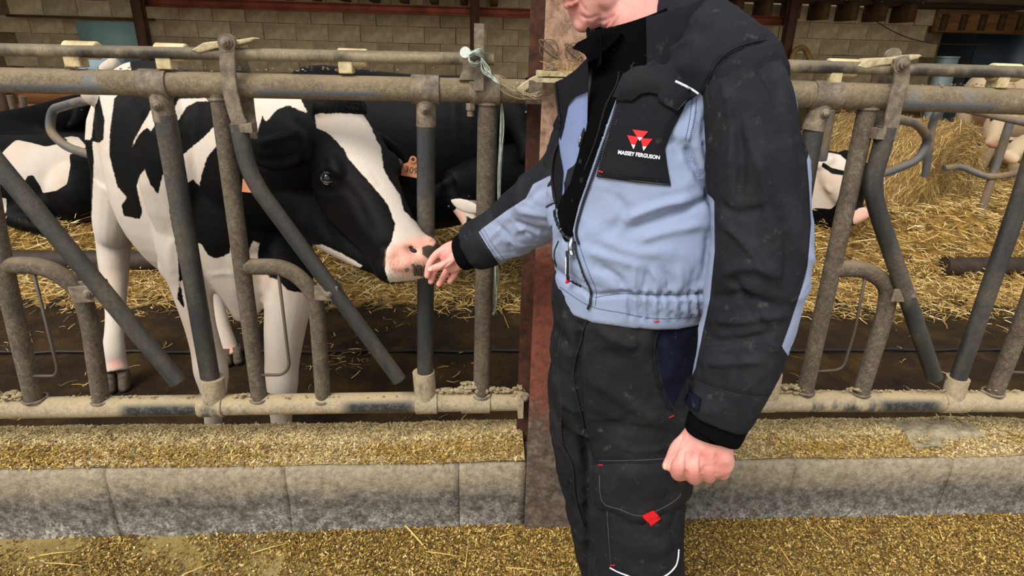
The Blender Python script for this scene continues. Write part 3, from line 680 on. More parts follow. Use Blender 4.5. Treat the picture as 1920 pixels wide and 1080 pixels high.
# ------------------------------------------------------------------ rusty column (H-section)
colm = Mat('flaking_column_paint', .85); _s = _n(colm.nt, 'ShaderNodeSeparateXYZ'); colm.L(colm.tc.outputs['Object'], _s.inputs[0])
na, nb_, nc = colm.noise(9, 8, .7), colm.noise(38, 7, .75), colm.noise(5, 5, .6, (1, 1, .4))
pink = colm.ramp(nb_, [(.3, '#5a4032'), (.45, '#8c6d58'), (.6, '#ab8871'), (.8, '#c2a28a')])
red = colm.ramp(nb_, [(.3, '#46241a'), (.5, '#6d3a2a'), (.7, '#8c4430')])
grime = colm.ramp(nb_, [(.3, '#2e2620'), (.5, '#54463a'), (.75, '#85786a')])
zz = colm.math('ADD', _s.outputs[2], colm.math('MULTIPLY', colm.math('SUBTRACT', na, .5), .5))
k1 = colm.mix(colm.rng(zz, .95, 1.12, 0, 1, True), red, pink); k1 = colm.mix(colm.rng(nc, .52, .62, 0, .55), k1, '#6d4a38')
k2 = colm.mix(colm.rng(zz, .40, .55, 0, 1, True), grime, k1)
k3 = colm.mix(colm.math('MULTIPLY', colm.rng(nb_, .60, .66), colm.rng(na, .45, .6)), k2, '#33241d')
colm.color(k3); colm.bump(nb_, .5, .004); COLM = colm.m
RUST = mottled('dark_rust', [(.3, '#26160e'), (.5, '#452618'), (.8, '#653c28')], 30, .8, .4, 100)
cx0 = float(at(1003, 500, 1.545)[0]); cw = .155
col = thing('steel_column', 'rusty pink and red steel column between the two fences, behind the worker', 'column', (cx0+cw/2, 1.66, 0))
obj('front_flange', MB().box((cx0+cw/2, 1.545, 1.7), (cw/2, .006, 1.7)), COLM, col, smooth=False)
obj('web', MB().box((cx0+cw/2, 1.62, 1.7), (.005, .069, 1.7)), RUST, col, smooth=False)
obj('back_flange', MB().box((cx0+cw/2-.012, 1.695, 1.7), (cw/2+.012, .006, 1.7)), RUST, col, smooth=False)
c0 = at(1045, 150, 1.55)
br = obj('welded_shelf', MB().box(at(1052, 138, 1.515), (.058, .03, .006)).box(at(1052, 150, 1.51), (.062, .034, .005)), FLAKE, col, smooth=False)
obj('bolt', boltmb(at(1032, 132, 1.515), (0, 0, 1), .011, .012), CAST, col)
ring = MB(); 
for (x, y, rr) in ((1029, 92, 17), (1076, 98, 16)):
    c = at(x, y, 1.533); R = rr*mpp(c)
    for k_ in range(3): ring.add(*tube([c+np.array((math.cos(a_+k_)*R*(1+.07*k_), -.002*k_, math.sin(a_)*R*(1-.05*k_))) for a_ in np.linspace(0, 2*PI, 25)], .0014, 6))
obj('wire_ring', ring, mottled('straw_wound_wire', [(.3, '#4e3f2c'), (.7, '#77664a')], 60, .9, .4), col)
hair = MB(); rr = np.random.default_rng(3)
for i in range(60):
    p = at(rr.uniform(1018, 1090), rr.uniform(126, 146), 1.50); d = rr.normal(0, .012, 3); hair.add(*tube([p, p+d+np.array((0, 0, .006)), p+d*2], .0008, 4))
o = obj('caught_straw', hair, plain('straw_wisps', '#9c8350', .8), col); o['kind'] = 'stuff'
# ------------------------------------------------------------------ twine
TW = mottled('pale_green_twine', [(.3, '#8b9a8c'), (.6, '#b4c2b4'), (.8, '#cfd8cb')], 60, .8, .3); TW2 = mottled('straw_coloured_twine', [(.3, '#6f5f42'), (.6, '#97866a'), (.8, '#b5a486')], 60, .8, .3)
tw = thing('baler_twine', 'frayed pale twine tied from the fence pin across to the column', 'twine', at(890, 105, YF-.07))
rr = np.random.default_rng(8)
def strands(pts, n, spread, Y, r=.0011, seed=1):
    m = MB(); g = np.random.default_rng(seed)
    for i in range(n):
        P = np.array([at(x, y, yy) for (x, y), yy in zip(pts, Y)]); P[1:-1] += g.normal(0, spread, (len(P)-2, 3)); m.add(*tube(smooth_path(P, 6), r, 5))
    return m
obj('knot', strands([(873, 103), (898, 95), (905, 112), (888, 122), (880, 108), (900, 100), (908, 115)], 5, .003, [YF-.08, YF-.085, YF-.05, YF-.085, YF-.09, YF-.07, YF-.06], .0015, 2), TW, tw)
obj('green_strands', strands([(902, 108), (912, 130), (925, 148), (945, 162)], 7, .004, [YF-.07, YF-.07, YF-.075, YF-.08], .0013, 3), TW, tw)
obj('brown_strands', strands([(925, 140), (948, 160), (985, 178), (1012, 176), (1046, 170)], 11, .007, [YF-.07, YF-.08, YF-.10, YF-.115, YF-.115], .0011, 4), TW2, tw)
tw2 = thing('baler_twine', 'pale twine hanging straight down beside the last fence post', 'twine', at(940, 195, YF))
obj('hanging_strands', strands([(940, 180), (941, 240), (936, 320), (934, 420), (929, 500), (930, 560), (926, 592)], 10, .0028, [YF]*7, .0013, 5), TW, tw2)
obj('frayed_end', strands([(931, 480), (934, 530), (924, 570), (932, 590)], 12, .005, [YF]*4, .0007, 6), TW2, tw2)

# dried dung and feed caked on the rails
def lumps(name, parent, spots, seed):
    g3 = np.random.default_rng(seed); m = MB()
    for (x0, x1, y0, y1, n, rr_) in spots:
        for i in range(n):
            c = at(g3.uniform(x0, x1), g3.uniform(y0, y1), YF+g3.uniform(-.02, .025)); r_ = rr_*g3.uniform(.5, 1.2); vv, ff = ellipsoid(c, (r_*1.4, r_, r_*.6), None, 7, 5); m.add(vv+g3.normal(0, r_*.14, vv.shape), ff)
    o = obj(name, m, mottled('dung_crust', [(.3, '#6f6047'), (.5, '#978666'), (.75, '#bfb08e')], 60, .95, .7, 150), parent, smooth=False); o['kind'] = 'stuff'
lumps('dung_crust', fl, [(820, 960, 728, 736, 150, .008), (868, 900, 718, 732, 60, .008), (-30, 40, 736, 750, 80, .010), (120, 760, 742, 746, 150, .0035), (440, 470, 738, 745, 25, .006), (960, 985, 728, 745, 30, .008), (960, 1000, 155, 165, 30, .005), (0, 900, 126, 134, 120, .0025)], 3)
lumps('dung_crust', fr, [(1430, 1500, 722, 738, 90, .008), (1500, 1920, 731, 734, 160, .0035), (1590, 1620, 728, 734, 20, .006), (1520, 1900, 157, 163, 100, .0025)], 4)
# ================================================================== straw beds
STRAW = Mat('barley_straw', .7); STRAW.color(STRAW.ramp(STRAW.attr('rnd'), [(0, '#55401a'), (.15, '#80622c'), (.4, '#b08c48'), (.65, '#cca961'), (.88, '#e0c582'), (1, '#f2e2b0')])); STRAWM = STRAW.m
STRAWB = mottled('straw_mass', [(.3, '#4a3514'), (.45, '#7d5f28'), (.6, '#a17c38'), (.8, '#bb9548')], 14, .9, .9, 60, bdist=.02)
def bed_h(X, Y):
    # kerb of the cubicles at Y = 4.05; thin spill in front, deep bed behind
    n = fbm(X, Y, .8, 61)*.5+.5; n2 = fbm(X, Y, 2.6, 62)
    right = 1/(1+np.exp(-(X-1.2)*3)); left = 1/(1+np.exp((X+1.9)*3))
    depth = .08+.14*left+.22*right
    rise = np.clip((Y-3.95)/.5, 0, 1); rise = rise*rise*(3-2*rise)
    spill = np.clip((Y-3.35)/.35, 0, 1)*np.clip((5-Y)/.6, 0, 1)*.035
    back = 1-.55*np.clip((Y-5.6)/1.6, 0, 1)
    return -.03+spill+rise*(depth*back+.03+.12*n)+.03*n2*np.clip((Y-3.4)/.4, 0, 1)
v, f = grid_mesh(-8.8, 9.2, 3.3, 9.6, 420, 190, bed_h)
bed = obj('straw_bed', (v, f), STRAWB); tag(bed, 'deep golden straw bedding spread over the pen behind the fence', 'straw'); bed['kind'] = 'stuff'
def strand_mesh(X, Y, Z, L, wid, seed, flat=.35, lift=.05):
    """bent three-section ribbons"""
    g = np.random.default_rng(seed); N = len(X); a = g.uniform(0, 2*PI, N); el = g.normal(0, flat, N); ll = g.uniform(L[0], L[1], N); bend = g.normal(0, .5, N)
    d0 = np.stack([np.cos(a)*np.cos(el), np.sin(a)*np.cos(el), np.sin(el)], 1); d1 = np.stack([np.cos(a+bend)*np.cos(el*.3), np.sin(a+bend)*np.cos(el*.3), np.sin(el)*.2-.15], 1)
    p0 = np.stack([X, Y, Z+np.abs(g.normal(0, lift, N))], 1); p1 = p0+d0*ll[:, None]*.5; p2 = p1+d1*ll[:, None]*.5
    s = np.cross(d0, np.array((0, 0, 1.0)))+g.normal(0, .6, (N, 3)); s /= np.linalg.norm(s, axis=1)[:, None]; w = g.uniform(wid[0], wid[1], N)[:, None]
    V = np.stack([p0-s*w, p0+s*w, p1+s*w, p1-s*w, p2+s*w*.7, p2-s*w*.7], 1).reshape(-1, 3); b = np.arange(N)[:, None]*6
    Q = np.concatenate([b+np.array([[0, 1, 2, 3]]), b+np.array([[3, 2, 4, 5]])]); r_ = g.random(N); return V, Q, np.concatenate([r_, r_])
g = np.random.default_rng(11)
def scatter(N, x0, x1, y0, y1, fn=None, p=1.0):
    X = g.uniform(x0, x1, N); Y = y0+(y1-y0)*g.random(N)**p
    lim = .93*Y+.5; k = (np.abs(X-.063*Y) < lim)
    if fn is not None: k &= g.random(N) < fn(X, Y)
    return X[k], Y[k]
for (N, xr, yr, L, W_, p, fn) in ((120000, (-6.5, 7), (3.95, 7.5), (.05, .17), (.0018, .0038), 1.3, None), (26000, (-4, 4.4), (3.25, 4.1), (.04, .14), (.0015, .003), .8, lambda X, Y: np.clip((Y-3.25)/.6+.25*fbm(X, Y, 1.2, 71)+.25*(X > 1), 0, 1)), (6000, (-3.4, 3.4), (1.95, 3.5), (.03, .09), (.0011, .0022), .6, lambda X, Y: np.clip(fbm(X, Y, 1.0, 75)-.15, 0, 1))):
    X, Y = scatter(N, *xr, *yr, fn, p); Z = np.maximum(bed_h(X, Y)*(Y > 3.3), pen_h(X, Y)+.004) if yr[0] < 3.5 else bed_h(X, Y)
    if yr[0] < 2: V, Q, r_ = strand_mesh(X, Y, Z, L, W_, 5, .05, .004)
    else: V, Q, r_ = strand_mesh(X, Y, Z, L, W_, int(N/1000), .3, .03 if yr[0] > 3.5 else .012)
    fast_obj('loose_straw', V, Q, STRAWM, bed, {'rnd': r_})
# kerb pipes half buried in the bedding
KERBM = mottled('black_kerb_pipe', [(.3, '#1d150d'), (.6, '#33261a'), (.8, '#4d3b26')], 12, .7, .4)
for x0, x1, lab in ((-4.6, -2.1, 'black kerb pipe half buried in straw behind the left fence'), (float(at(1772, 485, 4.03)[0]), 5.2, 'dark kerb pipe half buried in straw behind the right fence')):
    P = [(x, 4.03+.01*math.sin(x*3), .095) for x in np.linspace(x0, x1, 14)]
    tag(obj('kerb_pipe', tube(P, .068, 16), KERBM, sharp=50), lab, 'pipe')
# ------------------------------------------------------------------ round bale
bc = at(1655, 300, 5.4); BR = .61
bale = thing('round_bale', 'large round straw bale standing on the bedding at right', 'bale', (bc[0], 5.4, .1))
BALEM = Mat('wound_straw', .85); _w = BALEM.noise(20, 7, .75, (1, 1, 1), 1.5); BALEM.color(BALEM.ramp(_w, [(.3, '#6b5024'), (.45, '#94723a'), (.6, '#b8924f'), (.8, '#d2b06c')])); BALEM.bump(_w, 1.0, .03); BALEM.bump(BALEM.noise(90, 5, .7), .6, .01)
ax = np.array((-.55, .84, 0)); ax /= np.linalg.norm(ax); sx = np.array((ax[1], -ax[0], 0)); cz = np.array((bc[0], 5.4, .42))
rings = []
for t, r_ in ((-.60, .02), (-.60, .2), (-.595, .40), (-.585, .53), (-.55, .59), (-.4, .61), (0, .615), (.4, .61), (.55, .59), (.6, .5), (.6, .02)): rings.append((cz+ax*t, sx*r_, np.array((0, 0, 1.0))*r_))
v, f = loft_rings(rings, 64, 2.0); v = v+normals(v, f)*(nz(v, 4, 2)*.02)[:, None]
obj('bale_body', (v, f), BALEM, bale)
# straw ends over the whole bale
N = 9000; a_ = g.uniform(0, 2*PI, N); on_end = g.random(N) < .45; rr_ = np.where(on_end, BR*np.sqrt(g.random(N)), BR); tt = np.where(on_end, -.60, g.uniform(-.6, .6, N))
c = cz+np.outer(tt, ax)+np.outer(np.cos(a_)*rr_, sx)+np.outer(np.sin(a_)*rr_, (0, 0, 1.0)); tang = np.outer(-np.sin(a_), sx)+np.outer(np.cos(a_), (0, 0, 1.0)); tang += g.normal(0, .35, (N, 3)); tang /= np.linalg.norm(tang, axis=1)[:, None]
out = np.where(on_end[:, None], -ax, np.outer(np.cos(a_), sx)+np.outer(np.sin(a_), (0, 0, 1.0))); c += out*.012; s_ = np.cross(tang, out); s_ /= np.linalg.norm(s_, axis=1)[:, None]; ll = g.uniform(.02, .06, N)[:, None]; w = .0014
V = np.stack([c-tang*ll-s_*w, c-tang*ll+s_*w, c+tang*ll+s_*w+out*.012, c+tang*ll-s_*w+out*.012], 1).reshape(-1, 3)
fast_obj('straw_ends', V, np.arange(4*N).reshape(-1, 4), STRAWM, bale, {'rnd': g.random(N)})
# ------------------------------------------------------------------ cubicle dividers of bent tube
CUB = pipe_mat('cubicle_tube', [(.28, '#4a3c2b'), (.5, '#75634a'), (.75, '#9a8868')], '#5b6166', .4, .6)
def cub(label, runs, posts=()):
    t_ = thing('cubicle_divider', label, 'barrier', at(*runs[0][0][0])*np.array((1, 1, 0)))
    for pts, dia, b in runs:
        P = np.array([at(*p) for p in pts]); P = fillet(P, b, 8); obj('bent_tube', tube(P, dia/2, 14), CUB, t_, sharp=50)
    for (px, py, Y, z0, dia) in posts:
        p = at(px, py, Y); obj('upright', tube([p, (p[0], p[1], z0)], dia/2, 14), CUB, t_, sharp=50)
    return t_
def cub2(*a, **k): return cub(*a, **k)
cub('bent tube divider with open loop behind the left fence, above the lying cow', [(((360, 168, 3.4), (150, 190, 3.9), (98, 205, 4.1), (92, 245, 4.1), (122, 275, 4.0), (200, 300, 3.8), (262, 330, 3.6)), .055, .10)], ())
cub('upright tubes and low rail at the far left edge, before the plank partition', [(((42, 180, 6.0), (50, 250, 6.0)), .06, .05), (((-30, 213, 6.05), (22, 214, 6.05)), .045, .05)], ((18, 178, 6.05, .1, .055),))
cub('bent tube divider looping in front of the round bale', [(((1560, 185, 3.3), (1660, 218, 3.7), (1722, 232, 3.9), (1742, 262, 4.0), (1722, 300, 4.0), (1668, 322, 4.0), (1642, 328, 4.0)), .058, .10)], ())
cub('upright bent tube standing against the right side of the round bale', [(((1800, 200, 4.3), (1758, 205, 4.3), (1747, 235, 4.35), (1735, 330, 4.4)), .055, .07)], ())
cub('long tube divider crossing behind the right fence with a dipped lower bar', [(((1770, 196, 4.4), (1850, 214, 4.4), (2010, 250, 4.2)), .052, .05), (((1770, 316, 4.6), (1800, 311, 4.6), (1850, 332, 4.5), (1885, 330, 4.45), (2020, 290, 4.2)), .05, .06)], ((1896, 222, 4.5, .2, .06),))
cub("dark upright tube beside the worker's sleeve, left of the bale", [(((1556, 205, 3.9), (1540, 300, 3.95)), .07, .05)], ())
t_ = thing('hose_loop', 'brown hose looped up against the back wall beside the shoulder of the worker', 'hose', at(1505, 110, 9.6)*np.array((1, 1, 0)))
P = smooth_path([at(x, y, 9.6) for x, y in ((1480, 135), (1488, 100), (1500, 90), (1512, 96), (1526, 135))], 6); obj('hose', tube(P, .04, 10), mottled('brown_hose', [(.3, '#6a4d22'), (.7, '#94703a')], 8, .6, .1), t_)
# ================================================================== cattle
def hide_mat(name, black='#060606', white='#c6bbae', warm='#bb9979', wide=2.2, wobble=3.5, brown='#1a100b'):
    m = Mat(name, .7, 0, .08)
    s = m.attr('white'); w = m.math('ADD', s, m.math('MULTIPLY', m.math('SUBTRACT', m.noise(70, 5, .75), .5), wobble*2))
    f = m.rng(w, -wide*.5, wide*.5, 0, 1, True)
    nb2 = m.noise(3, 4, .6); wc = m.mix(m.rng(nb2, .45, .75, 0, .55), white, warm)
    fine = m.noise(160, 4, .7, (1, 1, .35)); wc = m.mix(m.rng(fine, .3, .7, .0, .12), wc, '#a98d70')
    bc = m.mix(m.rng(m.noise(6, 4), .5, .75, 0, .5), black, brown)
    c = m.mix(f, bc, wc); pk = m.attr('pink'); c = m.mix(m.rng(pk, 0, 1, 0, 1), c, '#e2a48e'); dk = m.attr('mud'); c = m.mix(m.rng(m.math('ADD', dk, m.math('MULTIPLY', m.math('SUBTRACT', m.noise(60, 5, .7), .5), .9)), .35, .65), c, '#4a4037')
    m.color(c); m.L(m.rng(f, 0, 1, .58, .85), m.b.inputs['Roughness']); m.bump(fine, .5, .003); m.bump(m.noise(25, 4, .6), .12, .006)
    m.b.inputs['Specular IOR Level'].default_value = .10
    return m.m
HIDE = hide_mat('holstein_hide'); HIDEBG = hide_mat('holstein_hide_far', wide=1.2, wobble=1.6)
HIDEBK = hide_mat('black_hide', black='#040405', brown='#0b0908'); HIDECR = hide_mat('cream_hide', white='#d8bf9c', warm='#c09a70')
HORN = mottled('hoof_horn', [(.3, '#2b241b'), (.5, '#54473a'), (.8, '#7c6c55')], 60, .7, .4)
EYEM = Mat('cow_eye', .12, 0, .5); EYEM.color(EYEM.mix(EYEM.rng(EYEM.attr('iris'), .4, .6), '#d9bdb4', '#07060a')); EYEW = EYEM.m
EYEDK = plain('dark_eye', '#060507', .08, spec=.8); TAGM = plain('orange_plastic_tag', '#cf8350', .5); NOSEH = plain('nostril_dark', '#140808', .6)
def rot_frame(d, n):
    d = np.array(d, float); d /= np.linalg.norm(d); n = np.array(n, float); n -= (n@d)*d; n /= np.linalg.norm(n); x = np.cross(d, n); return np.stack([x, d, n], 1)   # columns: lateral, nose, up
def head_parts(o, R, s=1.0):
    """head skin pieces. o = poll, R columns = (lateral, nose direction, face normal)"""
    m = MB(); rows = [(-.05, .045, -.03, -.13), (-.02, .078, .0, -.17), (.03, .098, .012, -.20), (.09, .112, .014, -.225), (.15, .118, .010, -.258), (.21, .108, .002, -.262), (.27, .096, -.008, -.245), (.33, .084, -.016, -.222), (.39, .078, -.022, -.195), (.44, .080, -.025, -.172), (.48, .096, -.026, -.162), (.515, .098, -.032, -.150), (.54, .088, -.044, -.134), (.552, .055, -.065, -.11)]
    rg = []
    for y, hw, zt, zb in rows:
        c = o+R@(np.array((0, y, (zt+zb)/2))*s); rg.append((c, R[:, 0]*hw*s, R[:, 2]*(zt-zb)/2*s))
    m.add(*loft_rings(rg, 32, 2.5))
    for sx_ in (-1, 1):
        L = lambda x, y, z: o+R@(np.array((x*sx_, y, z))*s)
        m.add(*ellipsoid(L(.062, .16, -.15), np.array((.050, .11, .085))*s, R)); m.add(*ellipsoid(L(.092, .185, -.035), np.array((.018, .045, .022))*s, R))
        m.add(*ellipsoid(L(.06, .49, -.060), np.array((.032, .038, .032))*s, R))
    m.add(*ellipsoid(o+R@(np.array((0, -.02, -.005))*s), np.array((.088, .055, .046))*s, R)); m.add(*ellipsoid(o+R@(np.array((0, .46, -.145))*s), np.array((.050, .055, .028))*s, R))
    return m
def ear_parts(base, tip, up_, w, th=.012, k=14):
    base, tip, up_ = map(lambda q: np.array(q, float), (base, tip, up_)); d = tip-base; up_ = up_-(up_@d)/(d@d)*d; up_ /= np.linalg.norm(up_); n = np.cross(d/np.linalg.norm(d), up_); rg = []
    for t, q in ((0, .35), (.15, .6), (.35, .92), (.55, 1.0), (.75, .86), (.9, .52), (1, .12)):
        rg.append((base+d*t+n*(-.02*math.sin(t*PI)), up_*w*q, n*(th*(1.6-t))))
    return loft_rings(rg, k, 2.0)
def cow_body(ax_o, d, L, top=1.42, wid=1.0, leg=None):
    """trunk from tail head (ax_o) along the unit vector d"""
    d = np.array(d, float); d /= np.linalg.norm(d); s = np.array((d[1], -d[0], 0.0)); m = MB(); z = np.array((0, 0, 1.0)); k = top/1.42
    rows = [(-.03, 1.30, 1.08, .06), (.0, 1.385, .92, .13), (.05, 1.41, .78, .19), (.14, 1.42, .68, .245), (.28, 1.405, .61, .275), (.45, 1.39, .56, .31), (.62, 1.38, .56, .325), (.76, 1.385, .58, .30), (.87, 1.40, .60, .255), (.95, 1.36, .64, .20), (1.0, 1.28, .72, .13), (1.02, 1.2, .82, .07)]
    rg = [(ax_o+d*(t*L)+z*((a+b)/2*k-ax_o[2]), s*hw*wid, z*(a-b)/2*k) for t, a, b, hw in rows]
    m.add(*loft_rings(rg, 40, 2.25))
    for sg in (-1, 1):   # hip bones, thigh, shoulder
        m.add(*ellipsoid(ax_o+d*(.17*L)+s*(.2*sg*wid)+z*(1.30*k-ax_o[2]), (.07, .07, .07)))
        m.add(*ellipsoid(ax_o+d*(.09*L)+s*(.13*sg*wid)+z*(1.0*k-ax_o[2]), (.15, .15, .30)))
        m.add(*ellipsoid(ax_o+d*(.86*L)+s*(.17*sg*wid)+z*(1.05*k-ax_o[2]), (.13, .13, .30)))
    return m, s
def hoof(c, d, parent, s=1.0, name='hoof'):
    """cloven hoof: two claws"""
    d = np.array((d[0], d[1], 0.0)); d /= np.linalg.norm(d); x = np.array((d[1], -d[0], 0)); z = np.array((0, 0, 1.0)); m = MB()
    for sg in (-1, 1):
        o_ = np.array((c[0], c[1], 0))+x*(.024*sg*s); rg = [(o_+d*(-.005+.02*(1-t))*s*1.5+z*(.065*t)*s, x*(.0235-.003*t)*s, d*(.048-.014*t)*s) for t in (0.02, .2, .5, .8, 1.05)]
        m.add(*loft_rings(rg, 16, 2.6))
    return obj(name, m, HORN, parent)
# ------------------------------------------------------------------ the cow that reaches through the fence
A = at(252, 112, 2.95)*np.array((1, 1, 0)); B = at(462, 300, 2.12)*np.array((1, 1, 0)); dm = (B-A); LM = np.linalg.norm(dm); dm /= LM
cow = thing('cow', 'black and white cow reaching through the fence to sniff the outstretched hand', 'cow', (A+B)/2)
mb, sm = cow_body(A, dm, LM, 1.425, 1.0)
LEGS = [ # right fore, left fore, right hind, left hind
 [(352, 400, 2.20, 62, 1.3), (352, 470, 2.12, 52, 1.3), (360, 540, 2.08, 36, 1.15), (373, 600, 2.05, 28, 1.1), (386, 650, 2.04, 27, 1.1), (396, 695, 2.02, 30, 1.1), (401, 735, 2.01, 23, 1), (400, 790, 2.0, 15.5, 1), (399, 818, 1.99, 16.5, 1), (399, 838, 1.99, 21, 1), (399, 850, 1.98, 22, 1)],
 [(520, 430, 2.22, 60, 1.2), (534, 500, 2.15, 52, 1.2), (540, 560, 2.10, 43, 1.1), (534, 620, 2.09, 37, 1.1), (529, 680, 2.08, 31, 1.1), (527, 725, 2.07, 30, 1.1), (527, 765, 2.07, 22, 1), (528, 800, 2.06, 18.5, 1), (528, 822, 2.06, 21, 1), (528, 832, 2.06, 23, 1)],
 [(236, 330, 2.86, 55, 1.8), (222, 400, 2.86, 42, 1.7), (214, 450, 2.88, 30, 1.5), (214, 500, 2.84, 25, 1.3), (216, 540, 2.78, 20, 1.1), (216, 590, 2.70, 16.5, 1), (214, 630, 2.62, 16.5, 1), (213, 660, 2.57, 20, 1), (216, 680, 2.55, 19, 1), (218, 697, 2.53, 22, 1)],
 [(390, 400, 2.95, 40, 1.5), (396, 470, 3.0, 28, 1.3), (402, 520, 2.98, 19, 1.1), (408, 570, 2.92, 14, 1), (417, 610, 2.86, 13.5, 1), (425, 640, 2.82, 16, 1), (430, 655, 2.80, 16, 1), (436, 668, 2.78, 18, 1)]]
for l in LEGS: mb.add(*loft_px(l, 20, 5, 2.1))
# chest, brisket, belly fold
mb.add(*loft_px([(430, 200, 2.35, 90, .9), (450, 330, 2.25, 105, .9), (455, 430, 2.18, 100, .9), (462, 520, 2.14, 70, .8), (458, 575, 2.12, 32, .8), (452, 600, 2.12, 14, .8)], 24, 5))
mb.add(*loft_px([(540, 300, 2.08, 70, .8), (590, 365, 1.97, 74, .7), (630, 410, 1.88, 66, .65), (675, 452, 1.79, 50, .6), (715, 482, 1.71, 36, .6), (738, 494, 1.66, 24, .6)], 24, 5))
mb.add(*ellipsoid(at(318, 497, 2.1), (.035, .05, .06)))
PO, MU = at(643, 208, 1.86), at(797, 475, 1.505)
dh = MU-PO; HL = np.linalg.norm(dh)/.545; toc = (EYE-(PO+MU)/2); toc /= np.linalg.norm(toc); dn = dh/np.linalg.norm(dh); cp = toc-(toc@dn)*dn; cp /= np.linalg.norm(cp); sd_ = np.cross(dn, cp)
if (at(700, 200, 1.8)-at(600, 250, 1.8))@sd_ < 0: sd_ = -sd_
PHI = math.radians(36); HR = rot_frame(dn, cp*math.cos(PHI)+sd_*math.sin(PHI))
# lateral column: make +x the cow's right (towards the camera, left in the picture)
if HR[:, 0]@sd_ > 0: HR[:, 0] *= -1
mb.v += head_parts(PO, HR, HL).v; hp_ = head_parts(PO, HR, HL); 
n0 = mb.n
for q in hp_.f: mb.f.append(tuple(i+n0 for i in q))
mb.n += hp_.n
# neck
def V3(*a): return np.array(a, float)
wither = A+dm*(.86*LM)+V3(0, 0, 1.08); thr = PO+HR@(V3(0, .05, -.10)*HL)
rg = []
for t, hw, hh in ((0, .20, .33), (.25, .165, .27), (.5, .135, .215), (.72, .118, .175), (.9, .108, .145), (1.05, .09, .12)):
    c_ = wither*(1-t)+thr*t+V3(0, 0, .02*math.sin(t*PI)); dd = thr-wither; dd /= np.linalg.norm(dd); sN = np.cross(dd, (0, 0, 1)); sN /= np.linalg.norm(sN); uN = np.cross(sN, dd)
    rg.append((c_, sN*hw, uN*hh))
mb.add(*loft_rings(rg, 32, 2.2))
# ears: right one droops back over the neck, left one behind the cheek
eR0, eR1 = at(592, 262, 1.84), at(478, 305, 1.80); mb.add(*ear_parts(eR0, eR1, (0, .25, 1), .060, .016))
eL0, eL1 = at(700, 250, 1.90), at(768, 352, 1.96); mb.add(*ear_parts(eL0, eL1, (1, 0, .6), .048, .014))
v, f = remesh(mb, .0075, 7, .5)
CS = [([(600, 250), (583, 300), (585, 350), (600, 410), (630, 460)], 10, -.006), ([(596, 330), (603, 318), (618, 315), (632, 324)], 5, .005), ([(594, 345), (606, 358), (625, 358), (645, 350)], 6, -.005), ([(640, 345), (665, 370), (690, 420)], 9, -.004), ([(655, 395), (690, 440), (720, 470)], 10, .004), ([(700, 330), (712, 345), (698, 355), (680, 345)], 4, -.0015),
      ([(575, 330), (570, 400), (585, 470)], 14, -.008), ([(728, 505), (752, 513), (790, 510)], 5, -.006), ([(430, 470), (460, 480), (500, 470)], 9, -.006), ([(395, 515), (430, 512), (470, 520)], 5, .004), ([(500, 480), (506, 520), (500, 560)], 8, -.010), ([(455, 430), (440, 500), (445, 560)], 12, .006),
      ([(330, 440), (318, 480), (325, 520)], 9, .008), ([(300, 200), (330, 260), (325, 340)], 16, -.008), ([(250, 180), (262, 240), (255, 330)], 14, -.007), ([(480, 270), (520, 262), (560, 250)], 7, .006), ([(470, 300), (520, 300), (560, 290)], 8, -.006), ([(540, 215), (560, 240), (575, 280)], 10, -.006), ([(385, 690), (400, 705), (415, 700)], 8, .003), ([(520, 715), (535, 722)], 8, .003)]
v = stroke(v, f, CS)
# nostrils, pressed in
for sx_ in (-1, 1):
    c_ = PO+HR@(V3(sx_*.055, .512, -.058)*HL); dd = v-c_; q = np.exp(-((np.linalg.norm(dd, axis=1)/.017)**2)); v = v-(HR[:, 1]*.026+HR[:, 0]*sx_*.012)*q[:, None]

_bt = BVHTree.FromPolygons([tuple(p) for p in v], f)
for px_, py_, r_, dp in ((773, 470, .017, .026), (770, 473, .022, -.004)):
    _d = ray(px_, py_); _d /= np.linalg.norm(_d); _h = _bt.ray_cast(Vector(EYE), Vector(_d))
    if _h[0] is not None: _q = (v-np.array(_h[0])); _e = np.stack([_q@(rt*.9-up*.3), (_q@(up*.9+rt*.3))*1.6, _q@_d], 1); v = v+(_d*dp)*np.exp(-((np.linalg.norm(_e, axis=1)/r_)**2))[:, None]
u, w, zc = proj(v)
WH = []   # outlines of the white patches, read from the photograph
WH.append([(150, 95), (300, 95), (243, 115), (246, 130), (232, 165), (214, 185), (206, 250), (205, 290), (220, 350), (238, 370), (228, 385), (232, 405), (262, 411), (267, 398), (256, 350), (262, 330), (271, 318), (281, 345), (296, 364), (305, 330), (325, 260), (312, 300), (318, 400), (333, 480), (336, 530), (332, 560), (360, 600), (380, 900), (160, 900), (160, 560), (172, 400), (176, 300), (173, 265), (186, 268), (194, 262), (196, 225), (186, 180), (178, 200), (171, 262), (150, 262)])
WH.append([(382, 118), (420, 108), (480, 110), (505, 128), (560, 178), (578, 214), (540, 197), (520, 205), (505, 222), (498, 228), (492, 216), (484, 245), (478, 256), (465, 245), (440, 225), (420, 190), (370, 190), (350, 200), (333, 228), (328, 200), (335, 185), (383, 184), (405, 186), (416, 150), (385, 145)])
WH.append([(286, 201), (250, 265), (248, 275), (262, 250), (275, 240), (283, 246), (295, 225), (305, 210)])
WH.append([(430, 222), (400, 238), (385, 255), (343, 290), (350, 344), (362, 336), (374, 348), (380, 320), (388, 295), (400, 280), (420, 262), (438, 262)])
WH.append([(346, 520), (338, 530), (350, 600), (360, 900), (700, 900), (640, 560), (540, 545), (522, 525), (505, 520), (490, 500), (483, 490), (484, 470), (487, 456), (474, 452), (467, 470), (455, 505), (440, 460), (433, 460), (430, 475), (420, 480), (404, 485), (390, 478), (378, 458), (371, 456), (366, 470), (352, 490)])
